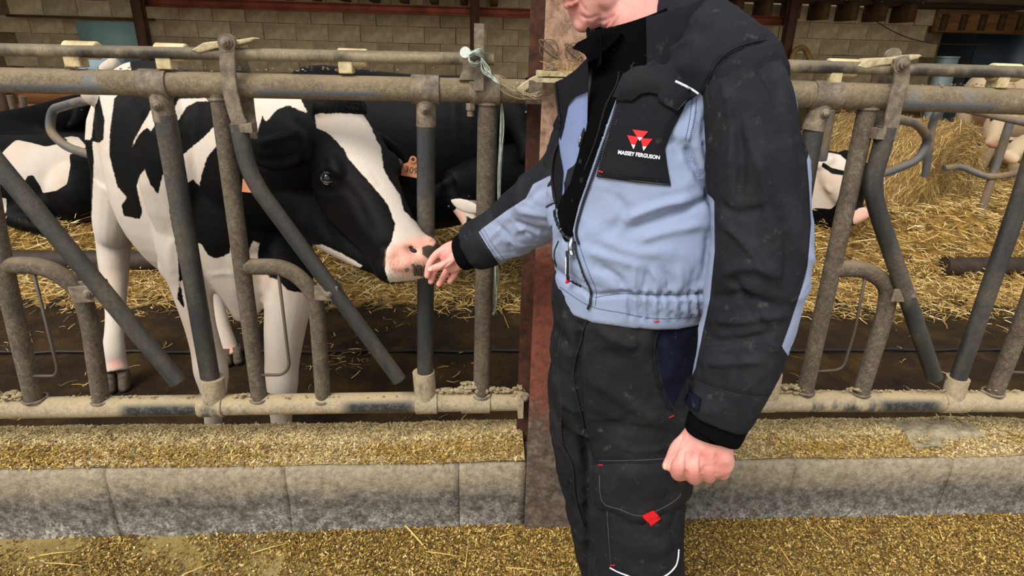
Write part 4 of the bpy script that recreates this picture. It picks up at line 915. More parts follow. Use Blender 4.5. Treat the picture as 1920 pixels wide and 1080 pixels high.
WH.append([(590, 215), (600, 213), (640, 212), (682, 215), (697, 240), (706, 262), (715, 278), (717, 300), (720, 318), (735, 345), (750, 365), (757, 395), (775, 412), (800, 430), (830, 452), (845, 520), (730, 530), (722, 505), (724, 470), (735, 450), (741, 420), (735, 405), (728, 385), (700, 350), (680, 328), (655, 300), (645, 280), (628, 262), (612, 248), (594, 240)])
WH.append([(586, 459), (605, 459), (640, 475), (680, 498), (676, 502), (640, 492), (610, 478), (590, 474)])
wh = np.full(len(v), -60.0)
for P_ in WH: wh = np.maximum(wh, sdf_poly(u, w, P_))
# far side legs and everything low is white
wh = np.where((v[:, 2] < .52), np.maximum(wh, 30), wh)
far = ((v-A)@sm < -.05) & (v[:, 2] > .6); wh = np.where(far & (u < 560), -np.abs(wh)*0+nz(v[:, :]*1.0, 2.2, 5, 1)*80, wh) if False else wh
pk = np.clip(1.2-np.linalg.norm((v-(PO+HR@(V3(0, .53, -.07)*HL)))/np.array((.11, .11, .11)), axis=1)*1.0, 0, 1)
pkc = sdf_poly(u, w, [(724, 470), (740, 455), (770, 445), (795, 440), (812, 436), (828, 452), (835, 500), (800, 520), (760, 520), (732, 512), (722, 495)])
pk = np.clip(pkc/14+.2, 0, 1)*.85; pk *= (((v-PO)@dn) > .42*HL)
red_ = np.exp(-(((u-217)/14)**2+((w-682)/9)**2))+np.exp(-(((u-430)/10)**2+((w-655)/7)**2)); pk = np.maximum(pk, np.clip(red_, 0, .75))
pk = np.maximum(pk, .45*np.exp(-(((u-505)/35)**2+((w-500)/25)**2))*(wh > 0))
md = np.clip(sdf_poly(u, w, [(790, 463), (803, 457), (812, 460), (818, 450), (840, 456), (840, 525), (775, 518), (771, 502), (782, 494), (796, 499), (801, 486), (791, 477)])/8+.35, 0, 1)
for (x, y, r_) in ((770, 464, 4.5), (763, 506, 4.5), (775, 498, 4)): md = np.maximum(md, np.clip(1.4-np.hypot(u-x, w-y)/r_, 0, 1))
md *= (((v-PO)@dn) > .42*HL); md = np.maximum(md, np.clip(.75-v[:, 2]/.07, 0, 1)*.9)
obj('body', (v, f), HIDE, cow, attrs={'white': wh, 'pink': pk, 'mud': md})
for l, s_ in zip(LEGS, (1.15, 1.15, 1.1, 1.0)):
    p = at(*l[-1][:3]); hoof(p, (dm[0], dm[1]-.0) if s_ > 1.12 else (.35, -1), cow, s_)
# eyes: ball, lids
def eye(parent, c, out, r, iris_dir):
    vv, ff = ellipsoid(c, (r, r, r), None, 28, 20); out = out/np.linalg.norm(out); e = vv-c; e /= np.linalg.norm(e, axis=1)[:, None]; ir = iris_dir/np.linalg.norm(iris_dir)
    o = obj('eye', (vv, ff), EYEW, parent, attrs={'iris': np.clip(((e@ir)-.66)/.08+.5, 0, 1)}); return o
bvc = BVHTree.FromPolygons([tuple(p) for p in v], f)
def hit(bv, px, py):
    d = ray(px, py); d = d/np.linalg.norm(d); h = bv.ray_cast(Vector(EYE), Vector(d)); return (np.array(h[0]), np.array(h[1]), d) if h[0] is not None else (None, None, d)
hc, hn, hd = hit(bvc, 615, 334); ec = hc+hd*.011; 
eye(cow, ec, -hd, .0195, -hd*1.0-rt*.34+up*.12)
LID = plain('eyelid_skin', '#1a1212', .35)
for sg, thk in ((1, .0042), (-1, .0036)):
    P = [ec-hd*.0165*math.sin(.35+t*2.44)+rt*(.021*math.cos(PI-t*PI))+up*(sg*.0145*math.sin(t*PI)*(1 if sg > 0 else .85)) for t in np.linspace(0, 1, 13)]
    obj('eyelid', tube(P, [thk*(.5+.5*math.sin(t*PI)) for t in np.linspace(0, 1, 13)], 8), LID, cow)
lash = MB(); g2 = np.random.default_rng(2)
for i in range(26):
    t = .12+.76*i/25; b_ = ec-hd*.018+rt*(.021*math.cos(PI-t*PI))+up*(.0135*math.sin(t*PI)); lash.add(*tube([b_, b_-hd*.008+up*.003, b_-hd*.014-up*.001+rt*(t-.5)*.008], .00045, 4))
obj('eyelashes', lash, plain('lash_black', '#0a0808', .5), cow)['kind'] = 'stuff'
cL = PO+HR@(V3(-.106, .185, -.045)*HL); obj('eye', ellipsoid(cL, (.02, .02, .02), None, 16, 10), EYEDK, cow)
nh, nn, nd = hit(bvc, 773, 470)
nm = MB()
nx_ = rt*.87-up*.3
nm.add(*ellipsoid(nh-nd*.0025, (1, 1, 1), np.stack([(rt*.95-up*.25)*.0135, (up*.95+rt*.25)*.0070, nd*.006], 1))); obj('nostril', nm, NOSEH, cow)
# whiskers
wm = MB()
for i in range(60):
    px, py = g2.uniform(725, 800), g2.uniform(488, 512); h, n_, d_ = hit(bvc, px, py)
    if h is None: continue
    dr = -up*.8+n_*.5+g2.normal(0, .25, 3); dr /= np.linalg.norm(dr); l = g2.uniform(.012, .035); wm.add(*tube([h, h+dr*l*.5, h+dr*l-up*.003], [.00025, .0002, .0001], 4))
for i in range(26):
    px, py = g2.uniform(800, 822), g2.uniform(438, 456); h, n_, d_ = hit(bvc, px, py)
    if h is None: continue
    dr = rt*.6+up*.5+g2.normal(0, .3, 3); dr /= np.linalg.norm(dr); l = g2.uniform(.012, .03); wm.add(*tube([h, h+dr*l*.6, h+dr*l], [.00025, .0002, .0001], 4))
obj('whiskers', wm, plain('whisker', '#8f806c', .7), cow)['kind'] = 'stuff'
# hair tuft on the poll and hair edge
pt = MB()
for i in range(130):
    t = g2.uniform(-1, 1); b_ = PO+HR@(V3(t*.075, g2.uniform(-.03, .022), -.005)*HL); h = bvc.find_nearest(Vector(b_+HR[:, 2]*.03)); 
    if h[0] is None: continue
    b_ = np.array(h[0]); dr = HR[:, 1]*.9+HR[:, 2]*.35+HR[:, 0]*t*.5+g2.normal(0, .25, 3); dr /= np.linalg.norm(dr); l = g2.uniform(.005, .012); pt.add(*tube([b_-dr*.003, b_+dr*l*.6, b_+dr*l+HR[:, 1]*.006], [.0004, .0003, .0002], 4))
obj('poll_hair', pt, plain('black_hair', '#0b0908', .6), cow)['kind'] = 'stuff'
# tail hanging behind the rump
tl = [at(*p) for p in ((215, 120, 3.0), (196, 135, 3.05), (190, 180, 3.05), (190, 260, 3.03), (194, 340, 3.0), (196, 410, 2.98))]
# ear tags
def text_mesh(txt, size, align='CENTER', bold=0, space=1.0):
    cu = bpy.data.curves.new('t', 'FONT'); cu.body = txt; cu.size = size; cu.align_x = align; cu.align_y = 'CENTER'; cu.offset = bold; cu.space_character = space; cu.resolution_u = 3
    o = bpy.data.objects.new('t', cu); C.objects.link(o); bpy.context.view_layer.update(); dg = bpy.context.evaluated_depsgraph_get(); me = bpy.data.meshes.new_from_object(o.evaluated_get(dg))
    vv = np.array([tuple(p.co) for p in me.vertices]); ff = [tuple(p.vertices) for p in me.polygons]; bpy.data.objects.remove(o); bpy.data.curves.remove(cu); bpy.data.meshes.remove(me); return vv, ff
def eartag(parent, c, ex, ey_, w, h, txt, size, flip=False):
    """plastic ear tag: body, button, printed number"""
    ex = ex/np.linalg.norm(ex); ey_ = ey_-(ey_@ex)*ex; ey_ /= np.linalg.norm(ey_); ez = np.cross(ex, ey_)
    if ez@(EYE-c) < 0: ez = -ez
    prof = [(-.5, -.5), (.5, -.5), (.52, .15), (.25, .32), (.18, .62), (-.18, .62), (-.25, .32), (-.52, .15)]
    n = len(prof); a_ = np.array([c+ex*(x*w)+ey_*(y*h)+ez*.001 for x, y in prof]); b_ = a_-ez*.002
    o = obj('ear_tag', (np.vstack([a_, b_]), [tuple(range(n)), tuple(range(n, 2*n))[::-1]]+[(i, n+i, n+(i+1) % n, (i+1) % n) for i in range(n)]), TAGM, parent, smooth=False, label='orange ear tag')
    bc_ = c+ey_*(.52*h); obj('tag_button', MB().add(*tube([bc_, bc_+ez*.006], .011, 20)), TAGM, o, sharp=40); obj('button_hole', tube([bc_+ez*.0055, bc_+ez*.0068], .005, 16), NOSEH, o, sharp=40)
    if txt:
        tv, tf = text_mesh(txt, size, bold=.0004); obj('tag_number', (np.array([c+ex*p[0]+ey_*(p[1]-.12*h)+ez*.0016 for p in tv]), tf), plain('tag_print', '#5a3a2c', .6), o, smooth=False)
    return o
tc = at(772, 316, 1.845); eartag(cow, tc, rt*.98-up*.17, up*.98+rt*.12, .058, .052, '309', .027)
tc = at(474, 343, 1.78); eartag(cow, tc, rt*.99-up*.1, up, .058, .058, 'F', .032)
tt = obj('tail', tube(smooth_path(tl, 6), list(np.linspace(.03, .018, 31))[:len(smooth_path(tl, 6))], 12), HIDE, cow)
_a = tt.data.attributes.new('white', 'FLOAT', 'POINT'); _a.data.foreach_set('value', np.full(len(tt.data.vertices), 30, np.float32))

# ------------------------------------------------------------------ cattle behind: one builder, standing or lying, each its own shape
def far_cow(label, o_, head_, top, L, pose, poll, nose, hide, white_fn, group=None, wid=1.0, nrm=(0, 0, 1), legs=True, ears=True, eyes=True, vox=.02, earw=.055, hs=1.0, legpx=None, drop=0):
    """o_ tail head (x, y), head_ body direction (x, y); poll / nose world points"""
    o3 = V3(o_[0], o_[1], 0); d = V3(head_[0], head_[1], 0); d /= np.linalg.norm(d); t_ = thing('cow', label, 'cow', o3+d*L*.5, group)
    if pose == 'stand':
        m, s = cow_body(o3, d, L, top, wid)
        if drop: m.add(*ellipsoid(o3+d*L*.5+V3(0, 0, .62-drop+.25), (.62, .3, .3), np.stack([d, s, V3(0, 0, 1)], 1)))
    else:
        s = V3(d[1], -d[0], 0); m = MB(); z = V3(0, 0, 1); g0 = pose
        rows = [(-.04, .55, .25, .08), (.0, .68, .1, .2), (.08, .76, .02, .30), (.25, .80, 0, .38), (.5, .80, 0, .42), (.72, .80, 0, .36), (.88, .82, .05, .27), (.98, .72, .12, .19), (1.03, .6, .25, .1)]
        m.add(*loft_rings([(o3+d*(t*L)+z*((a+b)/2*top/.8+g0), s*hw*wid, z*(a-b)/2*top/.8) for t, a, b, hw in rows], 32, 2.2))
        for sg in (-1, 1):
            hp2 = o3+d*(.12*L)+s*(.26*sg*wid)+z*(g0+.28); m.add(*ellipsoid(hp2, (.2, .2, .24)))
            m.add(*capsules([hp2, hp2+d*.42+s*.10*sg-z*.12, hp2+d*.10+s*.20*sg-z*.22], (.13, .07, .05)))
            if drop: continue
            fp = o3+d*(.86*L)+s*(.22*sg)+z*(g0+.25); m.add(*capsules([fp, fp+d*.28-z*.12, fp+d*.02+s*.06*sg-z*.2], (.1, .06, .045)))
    if pose == 'stand' and legs:
        for li, (t, sg, dx) in enumerate(((.07, 1, .02), (.07, -1, -.12), (.86, 1, .03), (.86, -1, -.08))):
            b_ = o3+d*(t*L+dx)+s*(.16*sg*wid); hind = t < .5
            if legpx: b_ = V3(*at(legpx[li][0], 560, legpx[li][1])[:2], 0)
            if hind: pts = [b_+V3(0, 0, .9), b_+d*.06+V3(0, 0, .72), b_-d*.10+V3(0, 0, .50), b_-d*.06+V3(0, 0, .25), b_-d*.04+V3(0, 0, .1), b_+V3(0, 0, .04)]; rr = (.13, .10, .06, .04, .048, .055)
            else: pts = [b_+V3(0, 0, .85), b_+V3(0, 0, .6), b_+d*.01+V3(0, 0, .40), b_+V3(0, 0, .22), b_+V3(0, 0, .1), b_+V3(0, 0, .04)]; rr = (.11, .075, .058, .038, .045, .052)
            m.add(*capsules(pts, rr)); hoof(pts[-1], d, t_, 1.2)
    poll, nose = V3(*poll), V3(*nose); dn_ = nose-poll; hl = np.linalg.norm(dn_)/.545; R_ = rot_frame(dn_, nrm); hm = head_parts(poll, R_, hl); m.add(*hm.arr())
    w0 = o3+d*(.86*L)+V3(0, 0, 1.05*top/1.42 if pose == 'stand' else pose+.5*top/.8); t0 = poll+R_@(V3(0, .05, -.09)*hl); dd = t0-w0; dd /= np.linalg.norm(dd)+1e-9; a_ = V3(0, 0, 1) if abs(dd[2]) < .8 else d; sN = np.cross(dd, a_); sN /= np.linalg.norm(sN); uN = np.cross(sN, dd)
    m.add(*loft_rings([(w0*(1-t)+t0*t, sN*hw, uN*hh) for t, hw, hh in ((0, .18, .28), (.3, .145, .22), (.6, .12, .17), (.85, .105, .14), (1.02, .085, .11))], 24, 2.2))
    for sg in (-1, 1):
        if ears: e0 = poll+R_@(V3(.075*sg, .0, -.05)*hl); e1 = e0+R_@(V3(.20*sg, -.03, -.05)*hl); m.add(*ear_parts(e0, e1, R_[:, 1], earw, .013))
    v, f = remesh(m, vox, 4); wh, pk, md = white_fn(v, t_, poll, R_, hl)
    obj('body', (v, f), hide, t_, attrs={'white': wh, 'pink': pk, 'mud': md})
    if eyes:
        for sg in (-1, 1): c_ = poll+R_@(V3(.106*sg, .185, -.045)*hl); obj('eye', ellipsoid(c_, (.019*hl, .019*hl, .019*hl), None, 16, 10), EYEDK, t_)
    return t_
def headc(v, poll, R_, hl): q = (v-poll)@R_/hl; return q
def nosep(q): return np.clip(1-np.linalg.norm((q-V3(0, .54, -.09))/V3(.11, .07, .09), axis=1), 0, 1)*1.6
def polys_fn(polys, low=-1.0):
    def fn(v, t_, poll, R_, hl):
        u, w, _ = proj(v); wh = np.full(len(v), -50.0)
        for P in polys: wh = np.maximum(wh, sdf_poly(u, w, P))
        q = headc(v, poll, R_, hl); return wh, np.clip(nosep(q), 0, .8), np.zeros(len(v))
    return fn
def px_xy(px, py, Y): p = at(px, py, Y); return (p[0], p[1])
# black cow standing behind, head past the last post
def black_fn(v, t_, poll, R_, hl): return np.full(len(v), -40.0), np.zeros(len(v)), np.zeros(len(v))
P0 = px_xy(560, 200, 3.75); P1 = px_xy(905, 300, 3.55)
far_cow('black cow standing behind the reaching cow, its head beside the steel column', P0, (P1[0]-P0[0], P1[1]-P0[1]), 1.40, 1.25, 'stand', at(946, 180, 3.3), at(990, 300, 3.15), HIDEBK, black_fn, nrm=(-.4, -.9, .25), vox=.016, drop=.12, legpx=[(545, 3.6), (525, 3.9), (906, 3.45), (904, 3.75)])
# cow lying behind, white rimmed ear and pale cheek seen between the posts
pl_ = at(842, 345, 3.10); ns_ = at(888, 440, 2.98)
def low_fn(v, t_, poll, R_, hl):
    u, w, _ = proj(v); a_ = sdf_poly(u, w, [(846, 374), (895, 376), (905, 420), (880, 408), (870, 400), (862, 388)]); b_ = sdf_poly(u, w, [(838, 432), (845, 400), (862, 386), (872, 402), (876, 425), (850, 450), (838, 460)]); c_ = sdf_poly(u, w, [(754, 345), (786, 347), (786, 378), (760, 362)])
    wh = np.maximum(np.maximum(a_, b_), c_); return wh, np.clip(b_/6, 0, .55), np.zeros(len(v))
P2, P3 = px_xy(1340, 300, 3.8), px_xy(1030, 300, 3.6)
far_cow('black cow with a white-rimmed ear, head low behind the hand', P2, (P3[0]-P2[0], P3[1]-P2[1]), 1.25, 1.05, 'stand', pl_, ns_, HIDEBK, low_fn, nrm=(-.2, -.9, .3), vox=.014, legpx=[(1260, 3.7), (1230, 3.95), (1040, 3.5), (1070, 3.75)])
_er = obj('ear', ear_parts(at(908, 398, 2.86), at(846, 376, 2.90), (0, .2, 1), .030, .006), HIDE, bpy.data.objects['cow.002'], label='white-rimmed ear'); _er.data.attributes.new('white', 'FLOAT', 'POINT').data.foreach_set('value', np.full(len(_er.data.vertices), 30, np.float32))
# cow lying at the left
LFT = [[(0, 293), (8, 282), (30, 262), (60, 268), (85, 275), (110, 270), (130, 262), (145, 255), (160, 272), (158, 280), (130, 290), (132, 310), (126, 345), (105, 358), (80, 362), (76, 350), (62, 328), (52, 330), (45, 342), (28, 345), (0, 330)], [(-60, 270), (0, 290), (0, 400), (-60, 420)], [(-20, 368), (12, 372), (12, 400), (-20, 400)], [(120, 258), (142, 254), (162, 276), (135, 268)]]
far_cow('white and black cow lying in the straw at the far left', px_xy(222, 300, 4.7), (-1, -.12), .66, 1.55, .18, at(-90, 250, 4.5), at(-150, 330, 4.3), HIDEBG, polys_fn(LFT), nrm=(-.5, -.5, .7), vox=.018)
far_cow('dark cow lying in front of the plank partition behind the white one', px_xy(250, 240, 5.8), (-1, .1), .68, 1.35, .18, at(150, 190, 5.5), at(122, 232, 5.3), HIDEBK, black_fn, nrm=(-.3, -.8, .5), vox=.025)
# calf lying right, close to the sleeve
RGT = [[(1500, 320), (1530, 298), (1555, 286), (1575, 290), (1592, 305), (1600, 312), (1590, 322), (1560, 315), (1543, 304), (1540, 312), (1560, 326), (1590, 330), (1600, 345), (1588, 352), (1575, 362), (1566, 385), (1558, 392), (1530, 390), (1500, 400)], [(1598, 398), (1612, 390), (1632, 386), (1640, 400), (1620, 422), (1600, 420)]]
def calf_fn(v, t_, poll, R_, hl):
    w_, p_, m_ = polys_fn(RGT)(v, t_, poll, R_, hl); u, w, _ = proj(v); return w_, np.clip(sdf_poly(u, w, RGT[1])/5, 0, .7), m_
far_cow('white calf with black patches lying in the straw beside the sleeve of the worker', px_xy(1440, 330, 5.1), (.35, -1), .70, .85, .14, at(1550, 308, 4.35), at(1620, 408, 4.05), HIDEBG, calf_fn, nrm=(-.25, -.8, .5), vox=.013, wid=.85, earw=.05, drop=1, eyes=False)
# cream cow standing far right with lowered head
def cream_fn(v, t_, poll, R_, hl): q = headc(v, poll, R_, hl); return np.full(len(v), 40.0), np.clip(nosep(q), 0, .9), np.clip(.9-v[:, 2]/.6, 0, 1)*.25
far_cow('cream cow standing far off at right with its head lowered to the straw', px_xy(1990, 200, 7.6), (-1, -.3), 1.45, 1.7, 'stand', at(1885, 205, 6.35), at(1870, 268, 6.1), HIDECR, cream_fn, nrm=(-.2, -1, .35), vox=.025)
def pale_fn(v, t_, poll, R_, hl): return np.full(len(v), 40.0)-60*(v[:, 2] > 1.0), np.zeros(len(v)), np.zeros(len(v))
far_cow('pale pink-nosed calf lying at the right edge beneath the cream cow', px_xy(1985, 270, 6.5), (-.6, -1), .6, .8, .15, at(1925, 262, 5.9), at(1905, 285, 5.6), HIDECR, pale_fn, nrm=(-.2, -.7, .6), vox=.02, wid=.8)
# ================================================================== the worker
def cloth(name, dark, light=None, worn=None, rough=.85, thr='light', fold=.25):
    m = Mat(name, rough, 0, .07); n1, n2 = m.noise(9, 7, .65), m.noise(45, 5, .6)
    c = m.mix(m.rng(n1, .48, .75, 0, .55), dark, worn or dark)
    if light:
        l = m.mix(m.rng(n1, .4, .75, 0, .35), light, '#7f8492'); c = m.mix(m.rng(m.attr(thr), -.35, .35, 0, 1, True), c, l)
    c = m.mix(m.rng(n2, .62, .75, 0, .12), c, '#8d887c'); m.color(c)
    w = m.noise(700, 2, .5); m.bump(w, .12, .0006); m.bump(n2, fold, .004); m.bump(m.noise(16, 4, .5, None, .6), fold, .010); 
    return m.m
JACK = cloth('work_jacket_cloth', '#1f1f24', '#8490ab', '#323236'); TROU = cloth('trouser_cloth', '#1d1d20', None, '#363431', fold=.3); SLEEV = cloth('sleeve_cloth', '#1e1f23', '#8a94ae', '#37373c')
DARKC = cloth('dark_panel_cloth', '#1a1a1e', None, '#2b2a2c'); FLEECE = cloth('black_fleece', '#030304', None, '#070708', .95, fold=.1); NAVY = cloth('navy_lining', '#0f1220', None, '#1a2030'); LINING = cloth('blue_lining', '#7785ac', None, '#8994b6', fold=.1)
def creases(v, f, amp, scale, seed, along=(1, 1, .35)):
    q = v*np.array(along); a_ = nz(q, scale, seed, 2); b_ = nz(q, scale*2.3, seed+5, 1); r_ = (1-np.abs(a_)*2.2); r_ = np.clip(r_, 0, 1)**3; r2 = np.clip(1-np.abs(b_)*3, 0, 1)**3
    return v+normals(v, f)*((r_*.7+r2*.3-.25)*amp)[:, None]
RIB = Mat('ribbed_cuff', .9, 0, .04); RIB.color('#07080a'); RIB.bump(RIB.noise(120, 2, .5, (1, 1, .1)), .3, .002); RIBM = RIB.m
PIPING = plain('white_piping', '#c3ccd8', .6); REDT = plain('red_tab', '#c8101c', .5); ZIPM = plain('zip_tape', '#0e0f12', .7); TEETH = plain('zip_teeth', '#2b2d31', .35, .3); METAL = plain('zip_metal', '#a7abb0', .3, 1); PRW = plain('white_thread', '#e6e6ea', .7)
STI = plain('dark_stitch', '#121318', .8); STB = plain('navy_stitch', '#3a4560', .8)
sk = Mat('skin', .5, 0, .35); _a1, _a2 = sk.noise(30, 6, .6), sk.noise(160, 4, .6); sk.color(sk.mix(sk.rng(sk.attr('red'), 0, 1, 0, 1), sk.mix(sk.rng(_a1, .35, .7, 0, 1), '#d79e92', '#c9877c'), '#be625e')); sk.bump(_a2, .25, .0012); sk.bump(sk.noise(45, 4, .7), .2, .002)
sk.b.inputs['Subsurface Weight'].default_value = .12; sk.b.inputs['Subsurface Radius'].default_value = (.02, .007, .004); SKIN = sk.m
man = thing('person', 'person in grey-blue and black work jacket and black trousers holding a hand to the cow', 'person', (at(1190, 1080, 1.06)[0], 1.07, 0))
YT = 1.07
# ---------------- trousers
pel = [(1188, 505, YT, 148, .80), (1184, 545, YT, 150, .82), (1180, 600, YT, 143, .85), (1175, 660, YT, 143, .86), (1173, 720, YT, 140, .84), (1175, 765, YT, 128, .8)]
nearl = [(1222, 640, 1.04, 88, 1.0), (1216, 720, 1.03, 98, 1.0), (1205, 800, 1.02, 101, 1.0), (1199, 870, 1.01, 95, 1), (1196, 930, 1.0, 88, 1), (1196, 1000, .99, 85, 1), (1190, 1080, .99, 88, 1), (1185, 1180, 1.0, 88, 1), (1182, 1290, 1.01, 84, 1), (1178, 1420, 1.03, 80, 1), (1176, 1500, 1.03, 82, 1)]
farl = [(1122, 640, 1.13, 82, 1.0), (1118, 720, 1.15, 88, 1.0), (1116, 790, 1.16, 85, 1), (1122, 860, 1.17, 82, 1), (1136, 930, 1.18, 78, 1), (1148, 1000, 1.19, 76, 1), (1166, 1080, 1.19, 74, 1), (1172, 1180, 1.2, 72, 1), (1168, 1300, 1.2, 70, 1), (1165, 1380, 1.21, 70, 1)]
tb_ = MB(); tb_.add(*loft_px(pel, 36, 5, 2.3)); tb_.add(*loft_px(nearl, 28, 5, 2.2)); tb_.add(*loft_px(farl, 28, 5, 2.2))
v, f = remesh(tb_, .0055, 6)
v = creases(v+normals(v, f)*(nz(v, 9, 31, 2)*.004)[:, None], f, .006, 7, 2, (1, 1, .8))
TS = [([(1085, 620), (1078, 700), (1085, 780), (1100, 880), (1098, 980), (1105, 1060)], 8, -.012), ([(1232, 612), (1224, 650), (1232, 705), (1256, 768)], 3, -.004), ([(1240, 625), (1236, 660), (1246, 705)], 8, -.008),
      ([(1110, 610), (1160, 640), (1210, 650)], 10, .004), ([(1120, 660), (1180, 680), (1235, 740)], 12, -.005), ([(1110, 710), (1170, 750), (1240, 790)], 12, .005), ([(1105, 780), (1160, 800), (1230, 810)], 10, -.004), ([(1250, 620), (1290, 680), (1300, 740)], 10, -.005), ([(1045, 620), (1065, 660), (1070, 720)], 8, -.006), ([(1040, 700), (1055, 760), (1050, 830)], 7, .005),
      ([(1100, 900), (1110, 960), (1105, 1020)], 8, .006), ([(1270, 930), (1250, 990), (1265, 1040)], 8, -.005), ([(1160, 990), (1200, 1020), (1250, 1010)], 10, .004), ([(1060, 900), (1075, 950), (1085, 1000)], 8, -.006), ([(1110, 600), (1090, 610), (1070, 600)], 6, -.004), ([(1190, 610), (1200, 640), (1190, 670)], 8, -.003), ([(1150, 830), (1200, 845), (1270, 835)], 6, .003)]
v = stroke(v, f, [(a_, b_, c_*1.5) for a_, b_, c_ in TS]); tro = obj('trousers', (v, f), TROU, man); bvt = BVHTree.FromPolygons([tuple(p) for p in v], f)
# ---------------- jacket trunk
trunk = [(1262, 70, YT, 75, .8), (1262, 120, YT, 130, .72), (1255, 165, YT, 172, .74), (1245, 230, YT, 189, .78), (1233, 310, YT, 185, .8), (1222, 400, YT, 179, .82), (1212, 460, YT, 176, .84), (1204, 505, YT, 168, .85), (1196, 530, YT, 158, .85), (1192, 552, YT, 152, .86), (1191, 562, YT, 150, .86)]
jb = MB(); jb.add(*loft_px(trunk, 44, 6, 2.4))
jb.add(*capsules([at(1132, 190, 1.21), at(1262, 120, 1.10), at(1388, 145, .95)], (.072, .088, .070)))
jb.add(*capsules([at(1262, 30, 1.12), at(1318, 75, 1.04), at(1388, 130, .96)], (.070, .066, .068)))
jb.add(*capsules([at(1120, 240, 1.20), at(1080, 320, 1.26)], (.085, .075)))
jb.add(*loft_px([(1090, 330, 1.22, 60, .9), (1062, 385, 1.22, 42, .9), (1058, 430, 1.2, 30, .9)], 20, 4))
v, f = remesh(jb, .0048, 8)
v = creases(v+normals(v, f)*(nz(v, 7, 3, 2)*.0035)[:, None], f, .005, 6, 12, (.8, .8, 1.1))
ZL = [(1207, 52), (1185, 112), (1165, 162), (1145, 215), (1125, 272), (1105, 330), (1086, 385), (1075, 432), (1080, 458)]
OPEN = [(1045, 150), (1085, 110), (1120, 60), (1207, 50)]+ZL[1:]+[(1060, 452), (1045, 410), (1042, 360), (1048, 300), (1052, 230)]
u, w, zc = proj(v); N_ = normals(v, f); facing = ((EYE-v)*N_).sum(1) > 0
vflat = v.copy(); so_ = sdf_poly(u, w, OPEN); v = v+N_*(np.where(facing, -.011*np.clip((so_+2)/5, 0, 1), 0)+.0)[:, None]
JS = [([(1330, 200), (1322, 250), (1335, 330), (1345, 400)], 6, -.012), ([(1285, 270), (1300, 310), (1325, 350), (1340, 385)], 7, -.011), ([(1275, 290), (1262, 265), (1255, 255)], 6, -.006), ([(1300, 200), (1296, 240), (1288, 268)], 5, .003),
      ([(1290, 375), (1240, 385), (1175, 410)], 7, .006), ([(1335, 372), (1270, 400), (1180, 432)], 8, -.007), ([(1320, 420), (1250, 435), (1200, 450)], 8, .004), ([(1100, 470), (1150, 485), (1210, 500)], 9, .004), ([(1120, 500), (1155, 520), (1170, 545)], 8, -.006), ([(1330, 440), (1325, 490), (1310, 540)], 7, -.005),
      ([(1120, 440), (1180, 470), (1250, 475)], 12, .004), ([(1150, 360), (1170, 400), (1140, 440)], 10, -.003), ([(1210, 90), (1280, 60), (1330, 30)], 10, .004), ([(1190, 120), (1240, 90), (1300, 45)], 9, -.006), ([(1200, 140), (1250, 100), (1300, 70)], 6, .005),
      ([(1330, 150), (1318, 190), (1330, 215)], 6, -.006), ([(1440, 72), (1395, 85), (1350, 115), (1330, 150)], 5, -.006), ([(1010, 410), (1022, 392), (1045, 378)], 3, -.003), ([(1042, 460), (1052, 445), (1072, 470)], 5, -.004),
      # hem seam and elastic gathers
      ([(1042, 508), (1075, 532), (1110, 552), (1165, 552), (1240, 556), (1335, 552)], 4, -.006)]
for i in range(17): x = 1172+i*9.5; JS.append(([(x, 546), (x+random.uniform(-3, 3), 566), (x+random.uniform(-2, 4), 598)], 2.8, -.0055 if i % 2 else .004))
for i in range(7): x = 1185+i*22; JS.append(([(x+random.uniform(-8, 8), 505), (x+4, 528), (x, 545)], 5, -.004 if i % 2 else .004))
v = stroke(v, f, [(a_, b_, c_*(1.5 if b_ > 3 else 1.1)) for a_, b_, c_ in JS]); u, w, zc = proj(v)
BLUE = [(1165, 149), (1176, 145), (1220, 160), (1266, 150), (1315, 177), (1332, 205), (1345, 300), (1450, 300), (1560, 700), (900, 700), (960, 360), (1030, 350), (1046, 338), (1062, 330), (1105, 300)]
lt = np.clip(sdf_poly(u, w, BLUE)/3, -3, 3); lt = np.where(~facing & (w > 200), 3, lt); lt = np.where(sdf_poly(u, w, OPEN) > 2, -3, lt)
jac = obj('jacket', (v, f), JACK, man, attrs={'light': lt}); bvj = BVHTree.FromPolygons([tuple(p) for p in v], f); bvj0 = BVHTree.FromPolygons([tuple(p) for p in vflat], f)
